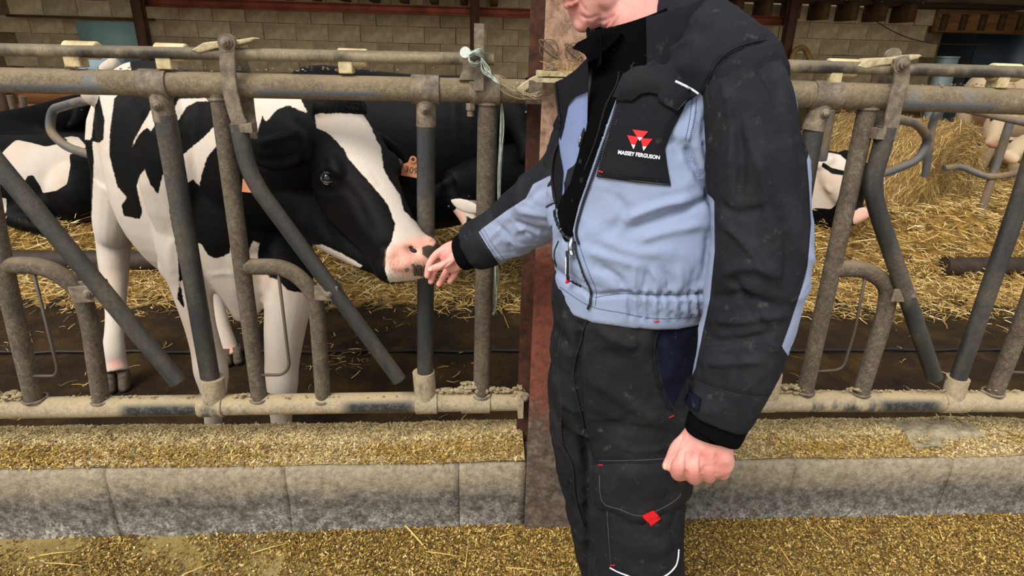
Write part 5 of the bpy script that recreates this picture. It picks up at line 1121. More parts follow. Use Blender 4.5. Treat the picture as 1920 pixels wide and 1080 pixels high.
# ---------------- sleeves
SL = [(1382, 118, .96, 44, .95), (1393, 150, .94, 68, .95), (1404, 205, .91, 81, .95), (1412, 280, .89, 87, .95), (1421, 345, .875, 90, .95), (1427, 420, .865, 91, .95), (1424, 500, .855, 91, .95), (1410, 575, .85, 87, .95), (1391, 650, .84, 80, .95), (1374, 705, .835, 73, .95), (1360, 745, .83, 66, .95), (1351, 768, .83, 61, .95), (1348, 776, .83, 60, .95)]
m = MB(); m.add(*loft_px(SL, 36, 6, 2.25)); v, f = remesh(m, .0045, 5); v = creases(v+normals(v, f)*(nz(v, 8, 9, 2)*.0035)[:, None], f, .006, 7, 22, (1, 1, .9))
SS = [([(1345, 380), (1380, 400), (1440, 390)], 9, -.004), ([(1350, 520), (1400, 500), (1470, 520)], 10, .005), ([(1345, 560), (1390, 555), (1450, 575)], 8, -.006), ([(1340, 600), (1390, 600), (1470, 590)], 9, .005), ([(1330, 640), (1380, 640), (1440, 630)], 8, -.005), ([(1325, 680), (1370, 680), (1430, 675)], 8, .004), ([(1400, 240), (1430, 330), (1440, 420)], 12, .005), ([(1375, 200), (1390, 300), (1385, 380)], 10, -.005), ([(1360, 420), (1400, 460), (1440, 520)], 8, .005), ([(1460, 400), (1480, 470), (1470, 540)], 10, -.005),
      ([(1304, 715), (1350, 731), (1400, 742), (1446, 744)], 2.6, -.0035), ([(1450, 200), (1475, 260), (1490, 330)], 9, .004), ([(1360, 160), (1375, 240), (1370, 320)], 9, .004), ([(1420, 120), (1450, 170), (1460, 220)], 9, -.004), ([(1370, 520), (1400, 560), (1440, 620)], 7, -.005)]
v = stroke(v, f, [(a_, b_, c_*(1.7 if b_ > 3 else 1)) for a_, b_, c_ in SS]); u, w, zc = proj(v)
DK = [(1290, 40), (1470, 60), (1474, 112), (1492, 180), (1500, 225), (1530, 245), (1513, 300), (1517, 345), (1521, 420), (1514, 500), (1497, 560), (1480, 612), (1466, 650), (1500, 700), (1430, 850), (1250, 830), (1282, 740), (1304, 690), (1317, 625), (1331, 560), (1340, 470), (1339, 375), (1300, 340), (1300, 180)]
N_ = normals(v, f); fc = ((EYE-v)*N_).sum(1) > 0
lt = -np.clip(sdf_poly(u, w, DK)/2.5, -3, 3); lt = np.where((w < 120) | (v[:, 2] < .93), -3, lt)
slv = obj('sleeve', (v, f), SLEEV, man, attrs={'light': lt}); bvs = BVHTree.FromPolygons([tuple(p) for p in v], f)
SR = [(1112, 290, 1.24, 70, 1), (1075, 335, 1.27, 72, 1), (1035, 372, 1.30, 70, .95), (998, 400, 1.34, 63, .9), (962, 425, 1.375, 55, .9), (930, 443, 1.403, 51, .9), (906, 457, 1.424, 47, .9), (888, 465, 1.437, 43, .9)]
m = MB(); m.add(*loft_px(SR, 32, 6, 2.2)); v, f = remesh(m, .0048, 5); v = creases(v+normals(v, f)*(nz(v, 9, 19, 2)*.004)[:, None], f, .006, 8, 32, (1, 1, 1))
v = stroke(v, f, [([(1030, 440), (985, 425), (960, 415)], 6, -.008), ([(1035, 405), (1000, 400), (970, 395)], 7, .006), ([(985, 470), (960, 455), (945, 450)], 6, .005), ([(1020, 350), (1000, 365), (985, 385)], 6, -.005), ([(960, 470), (950, 440), (930, 420)], 5, -.005), ([(896, 432), (915, 462), (938, 497)], 2.5, -.004), ([(1010, 455), (990, 440), (975, 440)], 5, -.006)]); u, w, zc = proj(v)
LTR = [(1060, 325), (1030, 330), (1000, 345), (986, 372), (950, 395), (905, 428), (896, 436), (915, 466), (938, 500), (1000, 520), (1120, 480), (1120, 300)]
slr = obj('sleeve', (v, f), SLEEV, man, attrs={'light': np.clip(sdf_poly(u, w, LTR)/2.5, -3, 3)}); bvr = BVHTree.FromPolygons([tuple(p) for p in v], f)
def band(name, rows, mat, parent, k=32): return obj(name, loft_px(rows, k, 4, 2.3), mat, parent)
band('knit_cuff', [(1358, 755, .83, 48, .9), (1349, 782, .83, 54, .9), (1341, 801, .83, 54, .9), (1338, 807, .83, 52, .9), (1341, 800, .83, 42, .9)], RIBM, man)
band('knit_cuff', [(915, 452, 1.415, 33, .95), (890, 463, 1.435, 36, .95), (874, 471, 1.448, 35, .95), (869, 473, 1.452, 33, .95), (876, 470, 1.448, 24, .95)], RIBM, man)
# cuff edge bands and tab
def on_surf(bv, pts, off=.001, n=8, dense=True):
    P = smooth_path(pts, n) if dense and len(pts) > 2 else np.array([np.array(pts[0])*(1-t)+np.array(pts[1])*t for t in np.linspace(0, 1, n*2)]) if len(pts) == 2 else np.array(pts, float)
    out, nr = [], []; last = None
    for q in P:
        h, n_, d_ = hit(bv, q[0], q[1])
        if h is None: continue
        if n_@d_ > 0: n_ = -n_
        if last is not None and np.linalg.norm(h-last) > .12: continue
        out.append(h+n_*off); nr.append(n_); last = h
    return np.array(out), np.array(nr)
def piping(name, bv, pts, r, mat, parent, off=.0, n=8):
    P, _ = on_surf(bv, pts, off, n)
    if len(P) < 3: return None
    return obj(name, tube(P, r, 8), mat, parent)
def stitches(bv, pts, parent, mat=STI, off=.0006, gap=3.6, l=.62, r=.0006, name='stitching'):
    P, nr = on_surf(bv, pts, off, 14); m = MB()
    if len(P) < 3: return
    s = np.r_[0, np.cumsum(np.linalg.norm(np.diff(P, axis=0), axis=1))]; g_ = gap*.001; k = int(s[-1]/g_)
    f_ = lambda t: np.array([np.interp(t, s, P[:, i]) for i in range(3)])
    for i in range(k): m.add(*tube([f_(i*g_), f_((i+.5*l)*g_), f_((i+l)*g_)], r, 5))
    if m.n: o = obj(name, m, mat, parent); o['kind'] = 'stuff'; return o
def patch(name, bv, poly, mat, parent, off=.003, th=.002, step=5, puff=0, edge=0):
    """a cloth panel laid over the surface: outline given where the photograph shows it, real thickness"""
    P = np.array(poly, float); D = []
    for a_, b_ in zip(P, np.roll(P, -1, 0)):
        k = max(1, int(np.linalg.norm(b_-a_)/step)); D += [a_+(b_-a_)*i/k for i in range(k)]
    D = np.array(D); lo, hi = D.min(0), D.max(0); G = np.array([(x, y) for x in np.arange(lo[0], hi[0], step) for y in np.arange(lo[1], hi[1], step)]); s_ = sdf_poly(G[:, 0], G[:, 1], D); G = G[s_ > step*.6]; A_ = np.vstack([D, G]) if len(G) else D
    n = len(D); res = delaunay_2d_cdt([Vector(p) for p in A_], [(i, (i+1) % n) for i in range(n)], [], 1, 1e-5); vs = np.array([tuple(p) for p in res[0]]); fs = [tuple(q) for q in res[2]]
    sd2 = sdf_poly(vs[:, 0], vs[:, 1], D); H = []; last = None; ok = []
    Hh = [hit(bv, x, y) for x, y in vs]; good = [h for h in Hh if h[0] is not None]
    if not good: return None
    med = np.median([h[0][1] for h in good])
    for (x, y), (h, n_, d_), sdv in zip(vs, Hh, sd2):
        if h is None: d_ = ray(x, y); h = EYE+d_*(med/d_[1]); n_ = -d_/np.linalg.norm(d_)
        if n_@d_ > 0: n_ = -n_
        H.append((h, n_, off+puff*min(1, max(0, sdv)/14)))
    O = np.array([h+n_*(o_+th) for h, n_, o_ in H]); I = np.array([h-n_*.002 for h, n_, o_ in H]); k = len(O)
    from collections import Counter
    ec_ = Counter(); 
    for t in fs:
        for a_, b_ in zip(t, t[1:]+t[:1]): ec_[(min(a_, b_), max(a_, b_))] += 1
    F_ = list(fs)+[tuple(i+k for i in t[::-1]) for t in fs]+[(a_, b_, b_+k, a_+k) for (a_, b_), c in ec_.items() if c == 1]
    o = obj(name, (np.vstack([O, I]), F_), mat, parent, sharp=50); return o
def bv_of(o): 
    me = o.data; b_ = SDFI[o.name]; return BVHTree.FromPolygons([tuple(np.array(p.co)+b_) for p in me.vertices], [tuple(p.vertices) for p in me.polygons])
# fleece showing in the opening
FLP = [(1100, 118), (1118, 72), (1150, 62), (1200, 66)]+ZL[1:]+[(1062, 452), (1052, 432), (1048, 400), (1055, 372), (1072, 345), (1088, 290), (1100, 232), (1102, 172)]
fle = patch('fleece_pullover', bvj, [(x-1, y) for x, y in FLP], FLEECE, man, off=.001, th=.002, step=6)
bvf = bv_of(fle)
zf = on_surf(bvf, [(1112, 120), (1104, 180), (1098, 230), (1088, 275)], .001); obj('pullover_zip', tube(zf[0], .0028, 8), ZIPM, fle); 
zp = on_surf(bvf, [(1094, 238), (1090, 268)], .004)[0]; obj('zip_pull', tube(zp, .0022, 8), METAL, fle)
piping('pullover_seam', bvf, [(1160, 100), (1158, 150), (1135, 200), (1118, 260), (1095, 320)], .0012, plain('fleece_seam', '#101114', .9), fle)
# folded-back right front: lining, dark placket
LY = lambda x, y: 1.105-.0024*(x-1040)+.00002*(x-1040)**2+.00010*(y-260)
def sheet(name, poly, mat, parent, Yf=LY, th=.003, step=5, lift=0.0):
    """free-hanging cloth: outline, depth that varies across it, real thickness"""
    P = np.array(poly, float); D = []
    for a_, b_ in zip(P, np.roll(P, -1, 0)):
        k = max(1, int(np.linalg.norm(b_-a_)/step)); D += [a_+(b_-a_)*i/k for i in range(k)]
    D = np.array(D); lo, hi = D.min(0), D.max(0); G = np.array([(x, y) for x in np.arange(lo[0], hi[0], step) for y in np.arange(lo[1], hi[1], step)]); s_ = sdf_poly(G[:, 0], G[:, 1], D); G = G[s_ > step*.6]; A_ = np.vstack([D, G]); n = len(D)
    res = delaunay_2d_cdt([Vector(p) for p in A_], [(i, (i+1) % n) for i in range(n)], [], 1, 1e-5); vs = [tuple(p) for p in res[0]]; fs = [tuple(q) for q in res[2]]; k = len(vs)
    O = [at(x, y, Yf(x, y)-lift) for x, y in vs]; I = [at(x, y, Yf(x, y)-lift+th) for x, y in vs]; from collections import Counter; ec_ = Counter()
    for t in fs:
        for a_, b_ in zip(t, t[1:]+t[:1]): ec_[(min(a_, b_), max(a_, b_))] += 1
    return obj(name, (np.array(O+I), fs+[tuple(i+k for i in t[::-1]) for t in fs]+[(a_, b_, b_+k, a_+k) for (a_, b_), c in ec_.items() if c == 1]), mat, parent, sharp=50)
sheet('lapel_lining', [(1060, 214), (1066, 196), (1080, 180), (1102, 171), (1101, 230), (1090, 290), (1074, 340), (1056, 376), (1047, 382), (1050, 345), (1053, 320), (1047, 290), (1048, 262), (1056, 235)], LINING, jac, lift=.020)
pl1 = sheet('lapel', [(1041, 154), (1055, 148), (1078, 132), (1101, 108), (1104, 140), (1103, 172), (1078, 182), (1064, 198), (1056, 240), (1050, 262), (1047, 240), (1044, 190)], DARKC, jac, lift=.024)
pl2 = sheet('lapel_facing', [(1037, 296), (1046, 262), (1050, 290), (1056, 322), (1052, 374), (1044, 392), (1036, 370), (1033, 345)], DARKC, jac, lift=.024)
sheet('collar_wing', [(1072, 91), (1082, 80), (1098, 72), (1112, 63), (1128, 58), (1128, 120), (1112, 130), (1102, 112), (1096, 102), (1086, 96)], FLEECE, jac, lambda x, y: 1.10-.0016*(x-1072), .006)
sheet('lapel_tab', [(1036, 236), (1044, 218), (1053, 228), (1051, 240), (1041, 246)], DARKC, jac, lift=.026)
# zips: tape and teeth
def zipper(bv, pts, parent, off=.003, closed=False, w=.0028):
    P, nr = on_surf(bv, pts, off, 10); o = obj('zip_tape', tube(P, w, 8, flat=.6), ZIPM, parent)
    s = np.r_[0, np.cumsum(np.linalg.norm(np.diff(P, axis=0), axis=1))]; m = MB(); k = int(s[-1]/.0042); T = np.gradient(P, axis=0); T /= np.linalg.norm(T, axis=1)[:, None]; S_ = np.cross(T, nr)
    for i in range(k):
        t = i*.0042; c = [np.interp(t, s, P[:, j]) for j in range(3)]; tt_ = np.array([np.interp(t, s, T[:, j]) for j in range(3)]); ss = np.array([np.interp(t, s, S_[:, j]) for j in range(3)]); nn_ = np.array([np.interp(t, s, nr[:, j]) for j in range(3)])
        sd = (1 if i % 2 else -1) if closed else -1
        m.box(np.array(c)+nn_*w*(.6 if not closed else .45)+ss*.0009*sd, ((.0020, .0011, .0010) if not closed else (.0013, .0009, .0006)), np.stack([ss, tt_, nn_], 1))
    q = obj('zip_teeth', m, TEETH, parent, smooth=False); q['kind'] = 'stuff'; return P, nr
zipper(bvj, [(x+7, y) for x, y in ZL], jac, .0025); zipper(bvj, [(1042, 380), (1043, 405), (1050, 428), (1064, 446), (1080, 458)], jac, .003)
zipper(bv_of(pl1), [(1043, 158), (1047, 190), (1052, 228)], jac, .002); zipper(bv_of(pl2), [(1047, 270), (1039, 300), (1037, 340), (1044, 380)], jac, .002)
zipper(bvj, [(1080, 458), (1086, 485), (1095, 512), (1108, 540), (1108, 562), (1104, 578)], jac, .0035, True)
ze = on_surf(bvj, [(1205, 52), (1209, 60)], .006)[0]; obj('zip_end', tube(ze, .0042, 8), PIPING, jac)
zs = on_surf(bvj, [(1076, 455), (1080, 478)], .009)[0]; obj('zip_slider', tube(zs, .0045, 8), METAL, jac)
pt_ = obj('zip_pull', tube(on_surf(bvj, [(1075, 474), (1075, 521)], .014)[0], .0052, 12, flat=.5), ZIPM, jac); obj('red_end', tube(on_surf(bvj, [(1075, 513), (1075, 523)], .0145)[0], .0056, 12, flat=.55), REDT, jac)
P = on_surf(bvj, [(1075, 480), (1075, 508)], .0178)[0]; obj('pull_marking', tube(P, .0009, 6), PRW, jac)
# chest pocket, flap, piping, emblem
POCK = [(1160, 178), (1140, 248), (1120, 331), (1190, 341), (1258, 348), (1251, 310), (1247, 278), (1262, 242), (1280, 208), (1292, 178), (1240, 160), (1190, 160)]
pk_ = patch('chest_pocket', bvj0, POCK, DARKC, jac, off=.002, th=.002, step=6, puff=.005); bvp = bv_of(pk_)
FLAP = [(1172, 149), (1196, 138), (1222, 134), (1244, 141), (1266, 150), (1290, 162), (1312, 176), (1302, 182), (1290, 190), (1267, 212), (1250, 204), (1235, 193), (1233, 183), (1218, 180), (1205, 182), (1187, 194), (1170, 191), (1154, 187)]
fp_ = patch('pocket_flap', bvj0, FLAP, DARKC, jac, off=.012, th=.0035, step=5, puff=.006); bvfp = bv_of(fp_)
piping('flap_piping', bvfp, [(1266, 153), (1290, 165), (1312, 179)], .0019, PIPING, jac, .001); piping('flap_piping', bvj, [(1169, 148), (1176, 147), (1184, 147)], .0019, PIPING, jac, .002); piping('flap_piping', bvj, [(1169, 148), (1164, 162), (1158, 180)], .0012, PIPING, jac, .002)
stitches(bvfp, [(1158, 184), (1187, 189), (1205, 178), (1233, 178), (1239, 190), (1266, 206), (1288, 186)], jac, STI)
for off_ in (5, 9): stitches(bvp, [(1160+off_, 195), (1140+off_, 255), (1122+off_, 328-off_*.3), (1190, 339-off_), (1256-off_*.5, 344-off_)], jac, STI)
piping('red_bar_tack', bvp, [(1123, 321), (1131, 323)], .0011, REDT, jac, .001)
def flat_on(name, bv, tris, mat, parent, off=.0016):
    V_, F_ = [], []
    for poly in tris:
        P_ = [np.array(p, float) for p in poly]; b_ = len(V_); V_ += P_; F_.append(tuple(range(b_, b_+len(P_))))
    H = []
    for x, y in V_:
        h, n_, d_ = hit(bv, x, y); 
        if n_@d_ > 0: n_ = -n_
        H.append((h, n_))
    k = len(H); O = [h+n_*off for h, n_ in H]; I = [h for h, n_ in H]
    return obj(name, (np.array(O+I), F_+[tuple(i+k for i in q[::-1]) for q in F_]+[(q[i], q[(i+1) % len(q)], q[(i+1) % len(q)]+k, q[i]+k) for q in F_ for i in range(len(q))]), mat, parent, smooth=False)
def lerp(a_, b_, t): return (a_[0]+(b_[0]-a_[0])*t, a_[1]+(b_[1]-a_[1])*t)
EMB = [((1186, 243), (1215.5, 246.5), (1199.5, 264)), ((1176, 253.5), (1198, 257), (1188, 279.5)), ((1201.5, 259), (1223.5, 260.5), (1206.5, 282.5))]
flat_on('emblem_red', bvp, [(a_, b_, lerp(b_, c_, .66), lerp(a_, c_, .66)) for a_, b_, c_ in EMB], REDT, jac, .0014); flat_on('emblem_white', bvp, [(lerp(a_, c_, .66), lerp(b_, c_, .66), c_) for a_, b_, c_ in EMB], PRW, jac, .0014)
def text_on(name, bv, txt, cx_, cy_, width, ang, mat, parent, off=.0013, sq=1.0, bold=.03):
    tv, tf = text_mesh(txt, 1.0, bold=bold); W_ = tv[:, 0].max()-tv[:, 0].min(); s_ = width/W_; ca, sa = math.cos(ang), math.sin(ang); out = []
    for p in tv:
        x, y = p[0]*s_, -p[1]*s_*sq; h, n_, d_ = hit(bv, cx_+x*ca-y*sa, cy_+x*sa+y*ca)
        if n_@d_ > 0: n_ = -n_
        out.append(h+n_*off)
    return obj(name, (np.array(out), tf), mat, parent, smooth=False)
text_on('emblem_lettering', bvp, 'MASSEY FERGUSON', 1198, 290.5, 78, .135, PRW, jac, sq=1.12)
EDGEM = plain('pale_edge', '#414246', .9)  # thin paler grey line along pocket and flap edges, for contrast
def edge(bv, pts, parent, r=.0008, n=3): return piping('pale_edge', bv, pts, r, EDGEM, parent, .0004, n)
edge(bvfp, [(1156, 185), (1171, 189), (1187, 192), (1205, 180), (1218, 178), (1232, 181), (1236, 191), (1250, 202), (1266, 209), (1286, 189)], jac); edge(bvp, [(1142, 250), (1122, 329), (1190, 339), (1255, 346)], jac, .0006)
# seams
def near_hit(px, py):
    c_ = [h for h in (hit(b_, px, py) for b_ in (bvj, bvs)) if h[0] is not None]
    return min(c_, key=lambda h: (h[0]-EYE)@fwd) if c_ else (None, None, None)
sp_ = []
for q in smooth_path([(1438, 74), (1405, 80), (1372, 93), (1345, 116), (1330, 145), (1326, 175), (1331, 205)], 8):
    h, n_, d_ = near_hit(*q)
    if h is not None: sp_.append(h+(n_ if n_@d_ < 0 else -n_)*.0006)
obj('shoulder_seam', tube(np.array(sp_), .0008, 6), STI, jac)
stitches(bvj, [(1306, 186), (1302, 220), (1292, 268)], jac, STB); stitches(bvj, [(1298, 186), (1294, 220), (1285, 265)], jac, STB)
stitches(bvj, [(1172, 165), (1150, 225), (1130, 285), (1108, 345), (1090, 400), (1082, 440), (1090, 470), (1104, 510), (1118, 545), (1116, 575)], jac, STB)
stitches(bvj, [(1328, 190), (1318, 160), (1335, 130), (1360, 105), (1400, 85)], jac, STI); stitches(bvj, [(1050, 538), (1105, 573), (1165, 586), (1230, 597), (1318, 593)], jac, STB); stitches(bvj, [(1115, 558), (1165, 551), (1240, 553), (1330, 550)], jac, STB)
piping('seam', bvj, [(1008, 412), (1014, 398), (1030, 384), (1046, 378)], .0014, STI, jac, .001); piping('seam', bvj, [(1048, 452), (1040, 475), (1044, 500)], .0014, STI, jac, .001)
piping('red_bar_tack', bvj, [(1226, 602), (1236, 602)], .0012, REDT, jac, .001)
stitches(bvs, [(1504, 255), (1513, 330), (1517, 420), (1512, 500), (1497, 558)], slv, STI); stitches(bvs, [(1346, 370), (1349, 470), (1340, 560), (1326, 625), (1312, 692)], slv, STI); stitches(bvs, [(1306, 711), (1350, 727), (1400, 738), (1446, 740)], slv, STI)
piping('seam', bvs, [(1304, 715), (1350, 731), (1400, 742), (1446, 744)], .0011, STI, slv, 0)
patch('cuff_tab', bvs, [(1294, 733), (1316, 748), (1312, 768), (1290, 756)], NAVY, slv, off=.003, th=.0025, step=4)
patch('cuff_strap', bvs, [(1288, 712), (1303, 709), (1296, 735), (1289, 752), (1283, 750)], DARKC, slv, off=.006, th=.004, step=4)
for q in ([(1458, 560), (1475, 575)], [(1455, 605), (1470, 600)]): pass
stitches(bvr, [(899, 430), (918, 462), (941, 496)], slr, STB); stitches(bvr, [(905, 426), (924, 458), (948, 490)], slr, STB); piping('seam', bvr, [(895, 433), (914, 464), (937, 499)], .0012, STI, slr, 0)
# ---------------- trouser details
zipper(bvt, [(1104, 592), (1092, 630), (1080, 665), (1074, 700), (1080, 740), (1090, 780), (1096, 815)], tro, .002, True, .0024); zipper(bvt, [(1053, 782), (1056, 830), (1074, 872), (1079, 919), (1086, 952), (1096, 985)], tro, .002, True, .0026)
piping('seam', bvt, [(1062, 600), (1050, 640), (1046, 690), (1052, 740), (1054, 782)], .0014, STI, tro)
cp_ = patch('cargo_pocket', bvt, [(1136, 930), (1138, 990), (1143, 1062), (1178, 1082), (1210, 1094), (1245, 1082), (1266, 1064), (1273, 1030), (1277, 985), (1279, 940), (1280, 890), (1136, 880)], TROU, tro, off=.004, th=.003, step=7, puff=.010); bvcp = bv_of(cp_)
cf_ = patch('pocket_flap', bvt, [(1121, 862), (1180, 862), (1250, 858), (1284, 852), (1284, 900), (1280, 925), (1266, 942), (1206, 970), (1160, 957), (1125, 940)], TROU, tro, off=.015, th=.004, step=6, puff=.008); bvcf = bv_of(cf_)
piping('pocket_piping', bvcp, [(1144, 1064), (1160, 1072), (1178, 1079), (1210, 1090), (1245, 1080), (1264, 1064), (1270, 1048), (1272, 1030)], .0016, PIPING, tro, .001)
stitches(bvcf, [(1126, 868), (1180, 868), (1250, 864), (1280, 860)], tro, STI); stitches(bvcf, [(1128, 935), (1160, 950), (1206, 962), (1262, 938)], tro, STI); stitches(bvcf, [(1127, 868), (1130, 935)], tro, STI); stitches(bvcp, [(1141, 952), (1148, 1058), (1180, 1072)], tro, STI)
piping('red_bar_tack', bvcf, [(1122, 872), (1131, 872)], .0012, REDT, tro, .001); piping('red_bar_tack', bvcp, [(1145, 1060), (1153, 1059)], .0012, REDT, tro, .001); piping('red_bar_tack', bvt, [(1254, 783), (1263, 779)], .0012, REDT, tro, .001)
patch('red_tab', bvcf, [(1205, 966), (1225, 957), (1232, 962), (1239, 973), (1221, 987), (1212, 974)], REDT, tro, off=.004, th=.002, step=4)
patch('pocket_lining', bvt, [(1236, 612), (1232, 650), (1238, 700), (1252, 745), (1262, 760), (1280, 720), (1300, 690), (1308, 640), (1300, 605)], NAVY, tro, off=.0005, th=.001, step=7)
piping('pocket_edge', bvt, [(1240, 608), (1228, 640), (1228, 680), (1238, 722), (1259, 770)], .0022, DARKC, tro, .001); stitches(bvt, [(1234, 612), (1222, 645), (1224, 690), (1234, 730), (1254, 774)], tro, STI)
edge(bvcf, [(1123, 864), (1180, 864), (1250, 860), (1282, 855)], tro); edge(bvcf, [(1124, 866), (1128, 938), (1160, 954), (1205, 967), (1262, 941), (1277, 925)], tro); edge(bvcp, [(1138, 950), (1141, 1000), (1146, 1060)], tro)
# boots
bt = MB()
for (x, y) in ((at(1176, 1480, 1.03)[0], 1.02), (at(1165, 1380, 1.21)[0]-.02, 1.21)):
    ff_ = V3(-.93, -.36, 0); ss = V3(-.36, .93, 0); c0 = V3(x, y, 0); rg = [(c0+ff_*a_+V3(0, 0, z_), ss*w_, V3(0, 0, h_)) for a_, z_, w_, h_ in ((-.10, .05, .03, .04), (-.08, .055, .04, .053), (0, .06, .045, .058), (.08, .05, .048, .048), (.15, .038, .048, .036), (.19, .03, .036, .028), (.205, .026, .015, .018))]
    m = MB(); m.add(*loft_rings(rg, 24, 2.5)); m.add(*tube([c0+V3(0, 0, .04), c0+V3(0, 0, .14), c0+V3(0, 0, .30)], [.05, .052, .058], 20)); obj('boot', remesh(m, .006, 4), mottled('rubber_boot', [(.3, '#151a14'), (.7, '#2a2f26')], 20, .6, .2), man)
# ---------------- body: one skin from head to hands and feet
bd = MB()
CH = at(1090, 65, 1.13)              # chin
fv = V3(-.86, -.36, -.36); fv /= np.linalg.norm(fv); lv = np.cross(fv, V3(0, 0, 1)); lv /= np.linalg.norm(lv); uv = np.cross(lv, fv); RH = np.stack([lv, fv, uv], 1)
HC = CH-fv*.078+uv*.135
E = lambda x, y, z: HC+RH@V3(x, y, z)
bd.add(*ellipsoid(E(0, -.018, .025), (.076, .098, .090), RH, 32, 20)); bd.add(*ellipsoid(E(0, .018, -.02), (.066, .075, .090), RH, 28, 18))
jaw = [(E(0, .03, -.055), lv*.062, fv*.055), (E(0, .036, -.09), lv*.052, fv*.048), (E(0, .048, -.115), lv*.038, fv*.035), (E(0, .056, -.132), lv*.022, fv*.022)]
bd.add(*loft_rings(jaw, 24, 2.2)); bd.add(*ellipsoid(E(0, .070, -.118), (.020, .016, .016), RH)); 
bd.add(*capsules([E(0, .085, .01), E(0, .104, -.022), E(0, .108, -.034)], (.009, .012, .013))); 
for s_ in (-1, 1):
    bd.add(*ellipsoid(E(.012*s_, .098, -.036), (.009, .010, .008), RH)); bd.add(*ellipsoid(E(.040*s_, .055, -.030), (.022, .022, .024), RH)); bd.add(*ellipsoid(E(.050*s_, .030, -.085), (.020, .030, .030), RH))
    bd.add(*ellipsoid(E(.030*s_, .076, .022), (.022, .010, .008), RH)); bd.add(*capsules([E(.076*s_, -.018, .03), E(.088*s_, -.030, .02), E(.080*s_, -.018, -.03)], (.008, .009, .008)))
bd.add(*capsules([E(-.02, .088, -.068), E(0, .093, -.066), E(.02, .088, -.068)], (.004, .006, .004))); bd.add(*capsules([E(-.018, .084, -.080), E(0, .090, -.082), E(.018, .084, -.080)], (.004, .007, .004)))
bd.add(*loft_px([(1232, 130, 1.09, 62, .9), (1215, 80, 1.10, 60, .9), (1190, 30, 1.11, 62, .85), (1172, -10, 1.12, 60, .8)], 24, 4)); bd.add(*ellipsoid(E(0, .005, -.105), (.045, .05, .035), RH))
# trunk and limbs under the clothes
bd.add(*loft_px([(1258, 120, 1.08, 70, .8), (1250, 180, YT, 130, .62), (1232, 300, YT, 125, .68), (1212, 440, YT, 118, .7), (1190, 560, YT, 115, .7), (1175, 680, YT, 112, .7), (1174, 730, YT, 100, .7)], 28, 4))
bd.add(*capsules([at(1140, 190, 1.19), at(1262, 150, YT), at(1392, 150, .95)], (.05, .06, .05))); bd.add(*capsules([at(1392, 150, .95), at(1418, 420, .87), at(1350, 770, .83), at(1338, 805, .83)], (.05, .045, .031, .030)))
bd.add(*capsules([at(1140, 200, 1.19), at(1060, 350, 1.28), at(905, 457, 1.425), at(872, 472, 1.450)], (.05, .045, .030, .026)))
bd.add(*capsules([at(*nearl[1][:3]), at(1196, 1000, .99), at(1178, 1420, 1.03)], (.065, .05, .04))); bd.add(*capsules([at(*farl[1][:3]), at(1148, 1000, 1.19), at(1165, 1380, 1.21)], (.065, .05, .04)))
for (x, y) in ((at(1176, 1480, 1.03)[0], 1.02), (at(1165, 1380, 1.21)[0]-.02, 1.21)): bd.add(*capsules([V3(x, y, .25), V3(x, y, .06), V3(x, y, .06)+V3(-.93, -.36, -.01)*.13], (.038, .035, .022)))
# left hand, loosely closed beside the thigh
HL_ = .83
bd.add(*loft_px([(1342, 785, HL_, 38, .62), (1333, 812, HL_, 43, .56), (1322, 842, HL_, 53, .46), (1319, 860, HL_+.002, 55, .42), (1317, 873, HL_+.006, 50, .40)], 28, 5, 2.6))
def finger(pts, rads): bd.add(*capsules([at(*p) for p in pts], rads, 16))
finger([(1288, 846, HL_-.002), (1274, 872, HL_-.010), (1271, 888, HL_+.008), (1282, 888, HL_+.030), (1292, 872, HL_+.034)], (.0125, .0135, .0125, .0108, .0095))
finger([(1307, 850, HL_-.006), (1301, 878, HL_-.014), (1300, 895, HL_+.006), (1306, 894, HL_+.030), (1312, 876, HL_+.034)], (.0125, .0135, .0125, .0108, .0095))
finger([(1330, 851, HL_-.006), (1329, 878, HL_-.012), (1329, 893, HL_+.008), (1331, 891, HL_+.030), (1332, 874, HL_+.034)], (.012, .013, .012, .0105, .0092))
finger([(1353, 850, HL_-.003), (1356, 874, HL_-.006), (1356, 888, HL_+.010), (1353, 886, HL_+.028), (1350, 872, HL_+.032)], (.0115, .0122, .0112, .0098, .0086))
finger([(1290, 822, HL_+.012), (1270, 838, HL_+.016), (1258, 860, HL_+.016), (1249, 874, HL_+.014)], (.0135, .0118, .0098, .0078))
# right hand, held out to the muzzle
HR_ = 1.462
bd.add(*loft_px([(884, 466, 1.44, 24, .8), (866, 474, 1.453, 27, .62), (852, 480, 1.464, 29, .5), (840, 486, 1.469, 28, .45), (832, 490, 1.472, 24, .42)], 24, 5, 2.5))
bd.add(*ellipsoid(at(852, 490, HR_+.012), (.016, .012, .016)))
finger([(844, 464, HR_+.01), (822, 474, HR_+.008), (806, 494, HR_+.004), (801, 517, HR_-.004)], (.0112, .0105, .0098, .0085))
finger([(846, 476, HR_+.018), (824, 494, HR_+.020), (812, 512, HR_+.014), (808, 528, HR_+.006)], (.0108, .0102, .0094, .0082))
finger([(848, 486, HR_+.014), (838, 506, HR_+.016), (830, 522, HR_+.010), (823, 533, HR_+.004)], (.0105, .0098, .009, .008))
finger([(862, 488, HR_+.008), (857, 504, HR_+.010), (850, 518, HR_+.006), (843, 528, HR_+.0)], (.0098, .009, .0082, .0074))
finger([(872, 480, HR_-.012), (850, 487, HR_-.022), (828, 498, HR_-.026), (808, 505, HR_-.026)], (.0135, .012, .0108, .0092))
v, f = remesh(bd, .0030, 3, .5)
